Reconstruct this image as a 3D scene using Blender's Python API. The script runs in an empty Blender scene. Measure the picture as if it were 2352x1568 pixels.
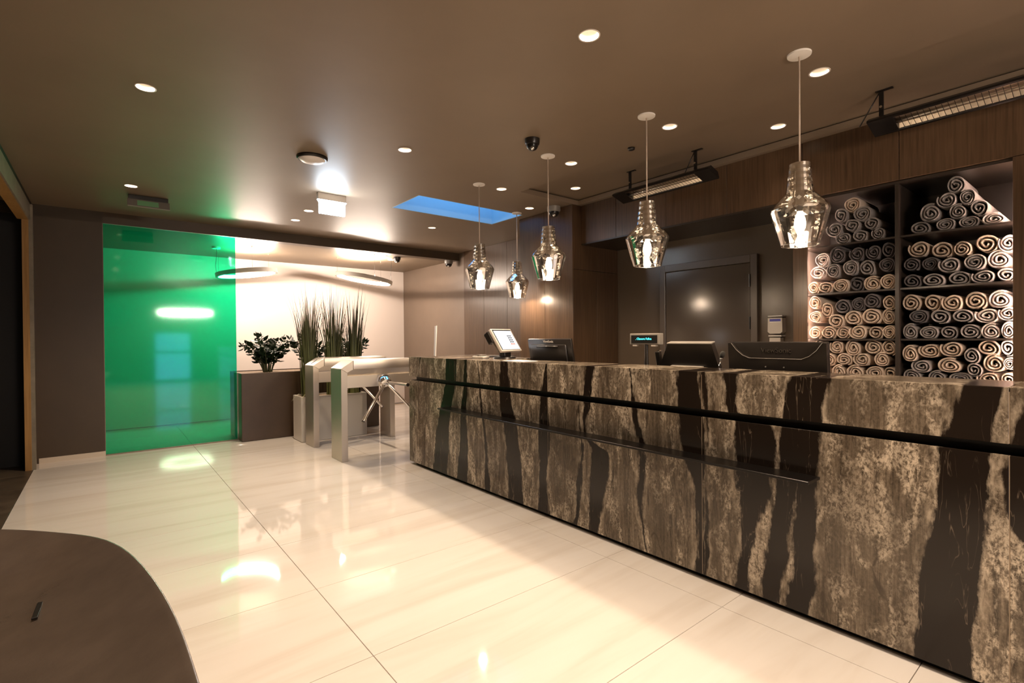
import bpy, bmesh, math, random
from mathutils import Vector, Matrix, noise
random.seed(7)
PI = math.pi
scene = bpy.context.scene
C = scene.collection

# ------------------------------------------------------------------ camera
def setup_camera():
    yaw, pit, rol = .67977, -.00732, -.00817
    F = Vector((math.sin(yaw), math.cos(yaw), 0)); R = Vector((math.cos(yaw), -math.sin(yaw), 0)); U = Vector((0, 0, 1))
    F, U = F * math.cos(pit) + U * math.sin(pit), U * math.cos(pit) - F * math.sin(pit)
    R, U = R * math.cos(rol) + U * math.sin(rol), U * math.cos(rol) - R * math.sin(rol)
    cd = bpy.data.cameras.new('camera'); co = bpy.data.objects.new('camera', cd); C.objects.link(co)
    cd.sensor_width = 36; cd.lens = 36 * 1160 / 2352; cd.clip_start = .02
    m = Matrix((R, U, -F)).transposed().to_4x4(); m.translation = (0, 0, 1.3); co.matrix_world = m
    scene.camera = co
setup_camera()

# ------------------------------------------------------------------ sky (dusk blue, seen through the roof light and the entrance glazing)
world = bpy.data.worlds.new('world'); scene.world = world; world.use_nodes = True
bg = world.node_tree.nodes['Background']; bg.inputs[0].default_value = (.13, .36, .68, 1); bg.inputs[1].default_value = 2.4

# ------------------------------------------------------------------ exposure
vs = scene.view_settings; vs.view_transform = 'Standard'; vs.look = 'None'; vs.gamma = 1; vs.use_curve_mapping = False
vs.exposure = 1.1
P_PENDANT, P_DOWN, P_RING, P_LOBBY, P_LED, P_SIGN = 760, 42, 135, 40, 50, 24
WARM = (1.0, .77, .56)
scene.cycles.max_bounces = 8; scene.cycles.transparent_max_bounces = 12
scene.cycles.sample_clamp_indirect = 6; scene.cycles.blur_glossy = 1.0
scene.cycles.caustics_reflective = False; scene.cycles.caustics_refractive = False

# ------------------------------------------------------------------ materials
MATS = {}
class NT:
    def __init__(s, name):
        s.m = bpy.data.materials.new(name); s.m.use_nodes = True; s.t = s.m.node_tree; MATS[name] = s.m
        s.b = s.t.nodes['Principled BSDF']; s.out = s.t.nodes['Material Output']
    def n(s, typ, ins=None, **props):
        nd = s.t.nodes.new('ShaderNode' + typ)
        for k, v in props.items(): setattr(nd, k, v)
        for k, v in (ins or {}).items(): s.put(nd.inputs[k], v)
        return nd
    def put(s, sock, v):
        if isinstance(v, bpy.types.NodeSocket): s.t.links.new(v, sock)
        elif isinstance(v, bpy.types.Node): s.t.links.new(v.outputs[0], sock)
        else: sock.default_value = v
    def math(s, op, a, b=0.0, c=None, clamp=False):
        ins = {0: a, 1: b}
        if c is not None: ins[2] = c
        return s.n('Math', ins, operation=op, use_clamp=clamp).outputs[0]
    def ramp(s, fac, stops, interp='LINEAR'):
        r = s.n('ValToRGB', {0: fac}); e = r.color_ramp.elements; r.color_ramp.interpolation = interp
        while len(e) < len(stops): e.new(.5)
        for el, (p, c) in zip(e, stops):
            el.position = p; el.color = (*c, 1) if len(c) == 3 else c
        return r.outputs[0]
    def mix(s, f, a, b):
        nd = s.n('Mix', data_type='RGBA'); s.put(nd.inputs[0], f); s.put(nd.inputs[6], a); s.put(nd.inputs[7], b); return nd.outputs[2]
    def pos(s, mul=(1, 1, 1), add=(0, 0, 0), kind='pos'):
        src = s.n('NewGeometry').outputs['Position'] if kind == 'pos' else s.n('TexCoord').outputs['Object']
        v = s.n('VectorMath', {0: src, 1: mul, 2: add}, operation='MULTIPLY_ADD'); return v.outputs[0]
    def noise(s, vec, scale=1., detail=4., rough=.5, dist=0.):
        return s.n('TexNoise', {'Vector': vec, 'Scale': scale, 'Detail': detail, 'Roughness': rough, 'Distortion': dist}).outputs[0]
    def bump(s, h, strength=.2, dist=.01):
        s.put(s.b.inputs['Normal'], s.n('Bump', {'Height': h, 'Strength': strength, 'Distance': dist}).outputs[0])
    def set(s, **k):
        names = dict(col='Base Color', rough='Roughness', metal='Metallic', spec='Specular IOR Level', emc='Emission Color', ems='Emission Strength', coat='Coat Weight', sheen='Sheen Weight', aniso='Anisotropic')
        for a, v in k.items():
            if isinstance(v, tuple) and len(v) == 3: v = (*v, 1)
            s.put(s.b.inputs[names[a]], v)
        return s
def c4(c): return (*c, 1)
def pbr(name, col, rough=.5, metal=0., spec=.5, var=0., vscale=6., bump=0., bscale=200., **k):
    t = NT(name); t.set(col=col, rough=rough, metal=metal, spec=spec, **k)
    if var:
        f = t.noise(t.pos(), vscale, 5, .6)
        lo = tuple(x * (1 - var) for x in col); hi = tuple(min(1, x * (1 + var)) for x in col)
        t.put(t.b.inputs['Base Color'], t.ramp(f, [(.3, lo), (.7, hi)]))
    if bump: t.bump(t.noise(t.pos(), bscale, 2), bump, .002)
    return t.m
def emit(name, col, strength):
    t = NT(name); t.set(col=(.02, .02, .02), emc=col, ems=float(strength)); return t.m

pbr('ceiling_paint', (.20, .148, .101), .50, spec=.32, var=.06, vscale=1.5)
pbr('dark_wall_paint', (.074, .051, .031), .42, var=.08, vscale=2.)
pbr('taupe_wall_paint', (.17, .125, .092), .45, var=.06, vscale=2.)
pbr('staff_wall_paint', (.125, .094, .068), .25, var=.06, vscale=2.)
pbr('door_paint', (.10, .078, .061), .16, spec=.6)
pbr('door_frame_paint', (.115, .09, .073), .3)
pbr('white_wall_paint', (.72, .64, .58), .55)
pbr('baseboard_cream', (.66, .58, .48), .35)
pbr('blue_lit_lining', (.36, .58, .70), .5)  # blue light falling on the shaft boards is put into their colour
pbr('black', (.008, .007, .006), .35)
pbr('black_metal', (.012, .010, .009), .28, metal=.3)
pbr('black_plastic', (.014, .011, .009), .32)
pbr('grey_plastic', (.22, .20, .175), .35)
pbr('light_plastic', (.62, .56, .50), .35)
pbr('white_plastic', (.75, .70, .66), .35)
pbr('white_enamel', (.80, .76, .70), .4)
pbr('chrome', (.82, .80, .77), .08, metal=1.)
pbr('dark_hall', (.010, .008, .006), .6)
pbr('paper', (.85, .82, .78), .6)
pbr('foam_black', (.02, .018, .014), .9, bump=.5, bscale=600.)
pbr('soil_pebbles', (.34, .25, .17), .8, var=.5, vscale=70., bump=.8, bscale=90.)
pbr('white_planter', (.70, .66, .60), .35)
pbr('dark_planter', (.062, .039, .023), .33, var=.12, vscale=5.)
pbr('zz_leaf', (.020, .050, .018), .35, var=.35, vscale=18.)
pbr('zz_stem', (.06, .075, .03), .5)
pbr('leather_brown', (.086, .066, .053), .27, var=.12, vscale=9., bump=.12, bscale=130.)
pbr('blue_print', (.045, .045, .42), .3)
pbr('key_dark', (.03, .03, .04), .5)
pbr('key_red', (.75, .12, .06), .5)
pbr('lettering_grey', (.55, .50, .45), .3)
pbr('lettering_dim', (.045, .038, .032), .25)
pbr('cable_cream', (.62, .50, .40), .5)
pbr('niche_panel', (.030, .022, .017), .32)
pbr('heater_reflector', (.55, .48, .40), .30, metal=1., bump=.35, bscale=120.)
emit('cyan_glow', (.05, .75, .80), 1.6)
emit('bulb_glow', (1.0, .80, .58), 9)
emit('bulb_face_glow', (1.0, .76, .53), P_PENDANT)
emit('ring_glow', (1.0, .82, .68), P_RING)
emit('lobby_ring_glow', (1.0, .82, .66), P_LOBBY)
emit('led_glow', (1.0, .72, .58), P_LED)
emit('sign_glow', (.80, .90, 1.0), P_SIGN)
emit('screen_glow', (.93, .96, 1.0), .95)
pbr('green_sign_panel', (.22, .50, .26), .3)
pbr('downlight_lens', (.9, .8, .68), .4, emc=(1., .82, .62), ems=1.2)

def mk_brushed(name, col, axis):
    t = NT(name); mul = [700., 700., 700.]; mul[axis] = 6.
    f = t.noise(t.pos(tuple(mul)), 1., 3)
    t.set(col=col, metal=1.); t.put(t.b.inputs['Roughness'], t.math('MULTIPLY_ADD', f, .08, .36))
mk_brushed('steel_upright', (.66, .60, .53), 2); mk_brushed('steel_long', (.72, .66, .59), 0)

def mk_wood(name, dark, light, sheen=.28):
    t = NT(name)
    fine = t.noise(t.pos((75, 75, 2.6)), 1., 6, .62, .4); broad = t.noise(t.pos((5, 5, .5)), 1., 3)
    f = t.math('ADD', t.math('MULTIPLY', fine, .65), t.math('MULTIPLY', broad, .35))
    t.put(t.b.inputs['Base Color'], t.ramp(f, [(.32, dark), (.5, tuple((a + b) / 2 for a, b in zip(dark, light))), (.68, light)]))
    t.set(rough=sheen); t.bump(fine, .08, .002)
mk_wood('walnut', (.046, .025, .013), (.125, .072, .039))
mk_wood('raw_timber', (.26, .13, .035), (.48, .27, .09), .5)
pbr('frame_edge', (.24, .21, .16), .4, var=.2, vscale=8.)

def mk_tile():
    t = NT('cream_tile')
    st = t.noise(t.pos((.55, 5.5, 1)), 1., 4, .55, .6)
    tint = t.n('ObjectInfo').outputs['Random']
    base = t.ramp(st, [(.30, (.67, .61, .545)), (.50, (.755, .71, .655)), (.75, (.785, .745, .70))])
    t.put(t.b.inputs['Base Color'], t.mix(t.math('MULTIPLY', tint, .12), base, c4((.66, .58, .48))))
    t.set(rough=.045, spec=.26)
mk_tile()
pbr('joint_tan', (.42, .33, .24), .4)
pbr('grout', (.44, .36, .27), .7)
def mk_slate():
    t = NT('slate_tile'); f = t.noise(t.pos((3, 3, 1)), 2., 6, .6)
    t.put(t.b.inputs['Base Color'], t.ramp(f, [(.3, (.050, .036, .024)), (.7, (.11, .082, .055))])); t.set(rough=.4); t.bump(f, .1, .004)
mk_slate()

def mk_glass_green():
    t = NT('green_glass')
    tr = t.n('BsdfTransparent', {0: (.08, .84, .57, 1)}); gl = t.n('BsdfGlossy', {0: (1, 1, 1, 1), 'Roughness': .055})
    fr = t.n('Fresnel', {0: 1.55}).outputs[0]
    di = t.n('BsdfDiffuse', {0: (.0, .36, .22, 1)})
    body = t.n('MixShader', {0: .10}); t.put(body.inputs[1], tr); t.put(body.inputs[2], di)
    mx = t.n('MixShader', {0: t.math('MULTIPLY_ADD', fr, 1.1, .02)}); t.put(mx.inputs[1], body); t.put(mx.inputs[2], gl)
    t.put(t.out.inputs[0], mx.outputs[0])
mk_glass_green()
def mk_clear(name, tint, glossf, rough=.03):
    t = NT(name)
    tr = t.n('BsdfTransparent', {0: c4(tint)}); gl = t.n('BsdfGlossy', {0: (1, 1, 1, 1), 'Roughness': rough})
    mx = t.n('MixShader', {0: glossf}); t.put(mx.inputs[1], tr); t.put(mx.inputs[2], gl); t.put(t.out.inputs[0], mx.outputs[0])
mk_clear('clear_glass', (.95, .97, 1), .06); mk_clear('acrylic', (.97, .97, .97), .08)
def mk_mirror_glass():
    t = NT('mirrored_glass')
    tr = t.n('BsdfTransparent', {0: (.95, .93, .89, 1)}); gl = t.n('BsdfGlossy', {0: (.95, .93, .90, 1), 'Roughness': .05})
    lw = t.n('LayerWeight', {0: .35}).outputs[1]
    mx = t.n('MixShader', {0: t.math('MULTIPLY_ADD', lw, .22, .68, clamp=True)}); t.put(mx.inputs[1], tr); t.put(mx.inputs[2], gl); t.put(t.out.inputs[0], mx.outputs[0])
mk_mirror_glass()

def mk_towel(name, col):
    t = NT(name); f = t.noise(t.pos(), 320., 3, .6); r = t.n('ObjectInfo').outputs['Random']
    lo = c4(tuple(x * .82 for x in col))
    t.put(t.b.inputs['Base Color'], t.mix(r, c4(col), lo)); t.set(rough=.95, spec=.1, sheen=.15); t.bump(f, .7, .004)
mk_towel('towel_cream', (.60, .475, .375)); mk_towel('towel_grey', (.33, .29, .275)); mk_towel('towel_charcoal', (.13, .11, .11)); mk_towel('towel_grey_lit', (.66, .57, .53))  # palest towel: grey cloth with the strip light put into its colour
def mk_blade():
    t = NT('grass_blade'); z = t.n('SeparateXYZ', {0: t.n('TexCoord').outputs['Generated']}).outputs[2]; r = t.n('ObjectInfo').outputs['Random']
    a = t.ramp(z, [(.0, (.14, .155, .05)), (.45, (.075, .092, .030)), (.8, (.030, .030, .013)), (1, (.035, .018, .010))])
    t.put(t.b.inputs['Base Color'], t.mix(t.math('MULTIPLY', r, .55), a, c4((.085, .088, .035)))); t.set(rough=.5)
mk_blade()
pbr('grass_pale', (.36, .36, .18), .5)

def mk_stone():
    """Slabs of banded stone: dark ribbons (centre and half width as functions of height), pale rims, mottled ground."""
    t = NT('banded_stone')
    P = t.n('NewGeometry').outputs['Position']; sx = t.n('SeparateXYZ', {0: P}); X, Y, Z = sx.outputs
    slab = t.math('FLOOR', t.math('DIVIDE', t.math('SUBTRACT', Y, .281), 1.2))
    off = t.n('CombineXYZ', {0: t.math('MULTIPLY', slab, 7.31), 1: t.math('MULTIPLY', slab, 3.7), 2: t.math('MULTIPLY', slab, 5.9)}).outputs[0]
    def pv(mul):
        a = t.n('VectorMath', {0: P, 1: mul}, operation='MULTIPLY').outputs[0]
        return t.n('VectorMath', {0: a, 1: off}, operation='ADD').outputs[0]
    w1 = t.noise(pv((6, 6, 2.4)), 1., 3, .55); w2 = t.noise(pv((42, 42, 14)), 1., 4, .65)
    Yw = t.math('ADD', Y, t.math('ADD', t.math('MULTIPLY', t.math('SUBTRACT', w1, .5), .11), t.math('MULTIPLY', t.math('SUBTRACT', w2, .5), .042)))
    bands = [  # [(z, y, half width)...]
        [(1.1, 3.95, .070), (.85, 3.975, .075), (.5, 4.09, .085), (0., 4.17, .105)],
        [(1.1, 3.70, .016), (.8, 3.715, .028), (.5, 3.735, .045), (0., 3.78, .075)],
        [(1.1, 3.52, .004), (.7, 3.47, .012), (.45, 3.42, .016), (0., 3.38, .030)],
        [(1.1, 3.16, .040), (.8, 3.13, .062), (.5, 3.06, .075), (0., 3.02, .080)],
        [(1.1, 2.665, .010), (.8, 2.69, .030), (.55, 2.70, .058), (.35, 2.705, .035), (0., 2.69, .055)],
        [(1.1, 2.245, .034), (.85, 2.27, .022), (.66, 2.30, .010), (.55, 2.165, .060), (.35, 2.19, .058), (0., 2.23, .032)],
        [(1.1, 2.33, .0), (.7, 2.35, .006), (.4, 2.34, .012), (0., 2.42, .018)],
        [(1.1, 1.93, .004), (.8, 1.88, .014), (.6, 1.84, .018), (.3, 1.86, .012), (0., 1.80, .004)],
        [(1.1, 1.525, .062), (.85, 1.515, .055), (.65, 1.50, .046), (.5, 1.475, .020), (0., 1.475, .026)],
        [(1.1, 1.305, .030), (.92, 1.285, .026), (.86, 1.19, .070), (.62, 1.19, .070), (.40, 1.205, .040), (0., 1.255, .024)],
        [(1.1, 1.43, .012), (.9, 1.42, .008), (.6, 1.44, .0), (.3, 1.435, .010), (0., 1.44, .006)],
        [(1.1, .965, .040), (.9, 1.005, .050), (.6, 1.04, .042), (.3, 1.075, .040), (0., 1.10, .038)],
        [(1.1, .885, .026), (.9, .92, .030), (.6, .945, .040), (.3, .955, .038), (0., .985, .038)],
        [(1.1, .352, .052), (.9, .388, .058), (.6, .420, .062), (.3, .462, .074), (0., .475, .070)],
        [(1.1, .16, .02), (.8, .20, .075), (.62, .21, .06), (.5, .2, .0), (0., .0, .0)],
        [(1.1, 4.52, .010), (.9, 4.56, .004), (.5, 4.6, .0), (0., 4.7, .002)],
        [(1.1, -.30, .05), (.5, -.36, .08), (0., -.30, .06)],
    ]
    zf = t.math('DIVIDE', Z, 1.1)
    def curve(pts, lo, hi):
        nd = t.n('FloatCurve', {1: zf}); cu = nd.mapping.curves[0]
        pts = sorted((z / 1.1, (v - lo) / (hi - lo)) for z, v in pts)
        while len(cu.points) < len(pts): cu.points.new(.5, .5)
        for p, (a, b) in zip(cu.points, pts): p.location = (a, b); p.handle_type = 'AUTO'
        nd.mapping.update()
        return t.math('MULTIPLY_ADD', nd.outputs[0], hi - lo, lo)
    dmin = None
    for b in bands:
        ys = [p[1] for p in b]; lo, hi = min(ys) - .02, max(ys) + .02
        cy = curve([(p[0], p[1]) for p in b], lo, hi); hw = curve([(p[0], p[2] * 1.22) for p in b], -.02, .2)
        d = t.math('SUBTRACT', t.math('ABSOLUTE', t.math('SUBTRACT', Yw, cy)), hw)
        dmin = d if dmin is None else t.math('MINIMUM', dmin, d)
    # ground: taupe, streaked downwards, with pale speckled clouds and dark flecks
    def mr(v, a, b, lo=0., hi=1., smooth=True): return t.n('MapRange', {0: v, 1: a, 2: b, 3: lo, 4: hi}, interpolation_type='SMOOTHSTEP' if smooth else 'LINEAR').outputs[0]
    streak = t.noise(pv((48, 48, 2.6)), 1., 6, .68, .6); cloud = t.noise(pv((5.0, 5.0, 2.2)), 1., 5, .6, 1.1); speck = t.noise(pv((85, 85, 55)), 1., 5, .72, .4); cloud2 = t.noise(pv((9, 9, 4.5)), 1., 6, .66, 1.4)
    g = t.math('ADD', t.math('MULTIPLY', streak, .62), t.math('MULTIPLY', speck, .38))
    ground = t.ramp(g, [(.38, (.055, .043, .030)), (.48, (.140, .111, .080)), (.56, (.21, .166, .12)), (.68, (.34, .275, .205))])
    pale = t.math('MULTIPLY', mr(t.math('ADD', t.math('MULTIPLY', cloud, .55), t.math('MULTIPLY', cloud2, .45)), .455, .58), mr(t.math('ADD', t.math('MULTIPLY', speck, .7), t.math('MULTIPLY', cloud2, .3)), .42, .60))
    ground = t.mix(pale, ground, c4((.68, .575, .445)))
    fleck = t.math('MULTIPLY', mr(cloud2, .52, .62), mr(t.noise(pv((60, 60, 34)), 1., 4, .7, .8), .60, .66, 0., .8))
    ground = t.mix(fleck, ground, c4((.040, .029, .020)))
    vein = t.math('MULTIPLY', mr(t.math('ABSOLUTE', t.math('SUBTRACT', t.noise(pv((7, 7, 1.1)), 1., 4, .6, .8), .5)), .0, .022, 1., 0.), mr(cloud, .40, .58, .75, 0.))
    ground = t.mix(vein, ground, c4((.045, .032, .022)))
    tone = t.noise(pv((4.5, 4.5, .9)), 1., 3, .5, .5)
    ground = t.mix(mr(tone, .36, .62, .62, 0.), ground, c4((.075, .056, .038)))
    rim = t.math('MULTIPLY', t.n('MapRange', {0: dmin, 1: .0, 2: .035, 3: 1., 4: 0.}).outputs[0], t.n('MapRange', {0: t.noise(pv((26, 26, 11)), 1., 4, .6), 1: .45, 2: .68, 3: 0., 4: .85}).outputs[0])
    ground = t.mix(rim, ground, c4((.55, .46, .35)))
    thread = t.n('MapRange', {0: t.math('ABSOLUTE', t.math('SUBTRACT', t.noise(pv((20, 20, 2.6)), 1., 3, .5, .9), .5)), 1: .0, 2: .010, 3: .45, 4: 0.}).outputs[0]
    dark = t.mix(t.math('MULTIPLY', thread, t.n('MapRange', {0: cloud, 1: .48, 2: .60, 3: 0., 4: 1.}).outputs[0]), c4((.016, .011, .008)), c4((.30, .23, .17)))
    m = t.n('MapRange', {0: dmin, 1: -.006, 2: .006, 3: 1., 4: 0.}).outputs[0]
    t.put(t.b.inputs['Base Color'], t.mix(m, ground, dark)); t.set(rough=.15, spec=.34)
mk_stone()

# ------------------------------------------------------------------ builders
ORG = {}
def worg(o): return ORG.get(o.name, Vector((0, 0, 0)))
def thing(name, label, cat, loc=(0, 0, 0), group=None, rotz=0):
    o = bpy.data.objects.new(name, None); C.objects.link(o); o.location = loc; o.rotation_euler.z = rotz; o.empty_display_size = .1
    tag(o, label, cat, group); ORG[o.name] = Vector(loc); return o
def tag(o, label=None, cat=None, group=None, kind=None):
    if label: o['label'] = label
    if cat: o['category'] = cat
    if group: o['group'] = group
    if kind: o['kind'] = kind
    return o
def new_bm(): return bmesh.new()
def mesh_of(bm, name, smooth=False):
    bmesh.ops.recalc_face_normals(bm, faces=bm.faces[:])
    me = bpy.data.meshes.new(name); bm.to_mesh(me); bm.free()
    if smooth:
        for p in me.polygons: p.use_smooth = True
    return me
def obj(name, bm, mat, parent=None, smooth=False, base=True, angle=None):
    """Geometry in world coordinates; the mesh is moved so that its origin is its parent's, or its own base centre."""
    me = mesh_of(bm, name, smooth) if isinstance(bm, bmesh.types.BMesh) else bm
    if mat: me.materials.append(MATS[mat])
    if smooth and angle: me.set_sharp_from_angle(angle=math.radians(angle))
    o = bpy.data.objects.new(name, me); C.objects.link(o)
    if parent is not None:
        org = worg(parent); me.transform(Matrix.Translation(-org)); o.parent = parent; ORG[o.name] = org
    elif base and len(me.vertices):
        xs = [v.co for v in me.vertices]
        lo = Vector([min(v[i] for v in xs) for i in range(3)]); hi = Vector([max(v[i] for v in xs) for i in range(3)])
        org = Vector(((lo.x + hi.x) / 2, (lo.y + hi.y) / 2, lo.z)); me.transform(Matrix.Translation(-org)); o.location = org; ORG[o.name] = org
    return o
def struct(name, bm, mat, parent=None, label=None):
    o = obj(name, bm, mat, parent)
    if parent is None: tag(o, label, None, None, 'structure')
    return o
def box(bm, x0, x1, y0, y1, z0, z1, bev=0., M=None, seg=2):
    x0, x1 = sorted((x0, x1)); y0, y1 = sorted((y0, y1)); z0, z1 = sorted((z0, z1))
    r = bmesh.ops.create_cube(bm, size=1.)['verts']
    bmesh.ops.scale(bm, vec=(x1 - x0, y1 - y0, z1 - z0), verts=r)
    bmesh.ops.translate(bm, vec=((x0 + x1) / 2, (y0 + y1) / 2, (z0 + z1) / 2), verts=r)
    if bev:
        es = list({e for v in r for e in v.link_edges})
        nb = bmesh.ops.bevel(bm, geom=es, offset=bev, segments=seg, affect='EDGES', profile=.5)
        if M is not None:
            vs_ = list({v for f in nb['faces'] for v in f.verts}); bmesh.ops.transform(bm, matrix=M, verts=vs_)
    elif M is not None: bmesh.ops.transform(bm, matrix=M, verts=r)
    return bm
def B(*a, **k): return box(new_bm(), *a, **k)
def lathe(bm, prof, cx=0, cy=0, cz=0, n=24, caps=False, M=None):
    rings = []
    for r, z in prof:
        if r < 1e-6: rings.append([bm.verts.new((cx, cy, cz + z))])
        else: rings.append([bm.verts.new((cx + r * math.cos(2 * PI * i / n), cy + r * math.sin(2 * PI * i / n), cz + z)) for i in range(n)])
    for a, b in zip(rings, rings[1:]):
        for i in range(n):
            j = (i + 1) % n
            if len(a) == 1 and len(b) == 1: continue
            if len(a) == 1: bm.faces.new((a[0], b[i], b[j]))
            elif len(b) == 1: bm.faces.new((a[i], a[j], b[0]))
            else: bm.faces.new((a[i], a[j], b[j], b[i]))
    if caps:
        for r in (rings[0], rings[-1]):
            if len(r) > 2: bm.faces.new(r)
    if M is not None: bmesh.ops.transform(bm, matrix=M, verts=[v for r in rings for v in r])
    return bm
def tube(bm, pts, r, n=8, closed=False):
    pts = [Vector(p) for p in pts]; rings = []
    rad = r if isinstance(r, (list, tuple)) else [r] * len(pts)
    for i, p in enumerate(pts):
        d = (pts[min(i + 1, len(pts) - 1)] - pts[max(i - 1, 0)])
        if closed: d = pts[(i + 1) % len(pts)] - pts[i - 1]
        d.normalize(); a = d.orthogonal() if abs(d.z) > .95 else d.cross(Vector((0, 0, 1))); a.normalize(); b = d.cross(a)
        rings.append([bm.verts.new(p + (a * math.cos(2 * PI * k / n) + b * math.sin(2 * PI * k / n)) * rad[i]) for k in range(n)])
    prs = list(zip(rings, rings[1:])) + ([(rings[-1], rings[0])] if closed else [])
    for a, b in prs:
        for k in range(n): bm.faces.new((a[k], a[(k + 1) % n], b[(k + 1) % n], b[k]))
    if not closed: bm.faces.new(rings[0]); bm.faces.new(rings[-1])
    return bm
def prism(bm, poly, axis, a, b):
    """poly: 2D points in the plane normal to axis; extruded from a to b."""
    def P(u, v, w): return {'X': (w, u, v), 'Y': (u, w, v), 'Z': (u, v, w)}[axis]
    lo = [bm.verts.new(P(u, v, a)) for u, v in poly]; hi = [bm.verts.new(P(u, v, b)) for u, v in poly]
    bm.faces.new(lo); bm.faces.new(hi)
    for i in range(len(poly)):
        j = (i + 1) % len(poly); bm.faces.new((lo[i], lo[j], hi[j], hi[i]))
    return bm
def text_mesh(s, size, depth=.0006):
    cu = bpy.data.curves.new('lettering', 'FONT'); cu.body = s; cu.size = size; cu.align_x = 'CENTER'; cu.align_y = 'CENTER'; cu.extrude = depth; cu.resolution_u = 3
    o = bpy.data.objects.new('lettering', cu); C.objects.link(o)
    me = bpy.data.meshes.new_from_object(o.evaluated_get(bpy.context.evaluated_depsgraph_get()))
    bpy.data.objects.remove(o); bpy.data.curves.remove(cu); return me
def lettering(name, s, size, mat, parent, M):
    me = text_mesh(s, size); me.transform(M); return obj(name, me, mat, parent)
def sheet_with_holes(rect, z, circles, rects, thick):
    """A flat ceiling sheet with round and square openings, given a thickness upwards."""
    bm = new_bm(); edges = []
    def loop(pts):
        vs_ = [bm.verts.new((x, y, z)) for x, y in pts]
        for i in range(len(vs_)): edges.append(bm.edges.new((vs_[i], vs_[(i + 1) % len(vs_)])))
    x0, x1, y0, y1 = rect; loop([(x0, y0), (x1, y0), (x1, y1), (x0, y1)])
    for a0, a1, b0, b1 in rects: loop([(a0, b0), (a1, b0), (a1, b1), (a0, b1)])
    for cx, cy, r in circles: loop([(cx + r * math.cos(2 * PI * i / 24), cy + r * math.sin(2 * PI * i / 24)) for i in range(24)])
    fs = bmesh.ops.triangle_fill(bm, use_beauty=True, use_dissolve=False, edges=edges)
    faces = [g for g in fs['geom'] if isinstance(g, bmesh.types.BMFace)]
    ex = bmesh.ops.extrude_face_region(bm, geom=faces)
    bmesh.ops.translate(bm, vec=(0, 0, thick), verts=[g for g in ex['geom'] if isinstance(g, bmesh.types.BMVert)])
    return bm

# ------------------------------------------------------------------ the setting
ZC, ZR, ZA = 2.76, 2.82, 2.655           # ceiling, heater tray, alcove ceiling
XF, XB, XD = 4.147, 4.01, 4.78           # fascia, wood block, right wall
YG, YA = 7.35, 9.43                      # plane of the green pane, alcove back wall
SKY = (2.51, 3.905, 4.60, 5.22)          # roof light opening
TRAY = (3.265, 4.10, -2.6, 3.885)        # heater tray
DOWN = [(1.845, 1.669), (.203, 3.596), (.216, 5.963), (1.828, 3.56), (3.069, 2.986), (3.052, 3.92), (3.081, 2.046), (3.108, 1.109), (3.385, 5.851), (3.752, 4.31), (1.826, 5.912), (1.839, 6.47)]
DOWN_TRAY = [(3.76, 3.60), (3.83, 1.64)]
DOWN_OFF = [(.20, 1.63), (.20, -.35), (1.84, -.25), (1.84, -2.2), (.2, -2.3)]
RD = .05

# floor: a bed with every tile a part of its own
fl = struct('floor', B(-3.6, 4.9, -4.7, 9.6, -.06, -.012), 'grout', label='polished cream stone floor with a dark slate strip beside the doorway')
tile_cache = {}
def lay(x0, x1, y0, y1, mat, name='tile'):
    g = .0016; w, d = round(x1 - x0 - 2 * g, 4), round(y1 - y0 - 2 * g, 4); key = (w, d, mat)
    if key not in tile_cache:
        me = mesh_of(B(-w / 2, w / 2, -d / 2, d / 2, -.012, 0., bev=.0008, seg=1), name); me.materials.append(MATS[mat]); tile_cache[key] = me
    o = bpy.data.objects.new(name, tile_cache[key]); C.objects.link(o); o.parent = fl
    o.location = Vector(((x0 + x1) / 2, (y0 + y1) / 2, 0)) - worg(fl)
ys = [.535 + .717 * k for k in range(-7, 13)]
for i in range(len(ys) - 1):
    y0, y1 = ys[i], ys[i + 1]
    for x0, x1 in ((-.57, .847), (.847, 2.295), (2.295, 3.742), (3.742, 4.9)): lay(x0, x1, y0, y1, 'cream_tile')
for k in range(20):
    for j in range(5): lay(-.57 - .6 * (j + 1), -.57 - .6 * j, -4.6 + .6 * k, -4.6 + .6 * (k + 1), 'slate_tile')

# walls
def wall(name, *a, mat='dark_wall_paint', label=None, **k): return struct(name, B(*a, **k), mat, label=label)
wall('wall_back', -.57, .004, YG, YG + .15, 0, ZC, label='dark brown wall between the timber doorway and the green glass')
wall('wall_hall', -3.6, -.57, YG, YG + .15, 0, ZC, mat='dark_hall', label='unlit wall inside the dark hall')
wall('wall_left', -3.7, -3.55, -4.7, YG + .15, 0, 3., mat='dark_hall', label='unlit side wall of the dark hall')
wall('wall_hall_blackout', -1.75, -1.6, 3.2, YG, 0, ZC, mat='dark_hall', label='added black partition keeping the timber doorway dark')  # added close behind the opening so the hall beyond stays black
wall('wall_alcove_back', -1.2, XD + .1, YA, YA + .15, 0, 3., mat='white_wall_paint', label='white rear wall of the plant alcove')
wall('wall_alcove_left', -1.3, -1.15, YG + .15, YA, 0, 3., mat='white_wall_paint', label='white side wall behind the green glass')
wr = struct('wall_right', B(XD, XD + .15, -4.7, YA + .1, 0, 3.), 'taupe_wall_paint', label='taupe wall along the far side of the alcove')
wall('wall_front_left', -3.6, 1.2, -4.75, -4.6, 0, 3., mat='dark_wall_paint', label='dark wall beside the entrance glazing')
wall('wall_front_right', 2.25, 4.9, -4.75, -4.6, 0, 3., mat='dark_wall_paint', label='dark wall beside the entrance glazing at the counter side')
wall('wall_front_top', 1.2, 2.25, -4.75, -4.6, 1.6, 3., mat='dark_wall_paint', label='dark wall above the entrance glazing')
win = struct('window_2', B(1.2, 2.25, -4.70, -4.69, 0, 1.6), 'clear_glass', label='glazed entrance leaf opening on the blue dusk')
fb = new_bm()
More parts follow.
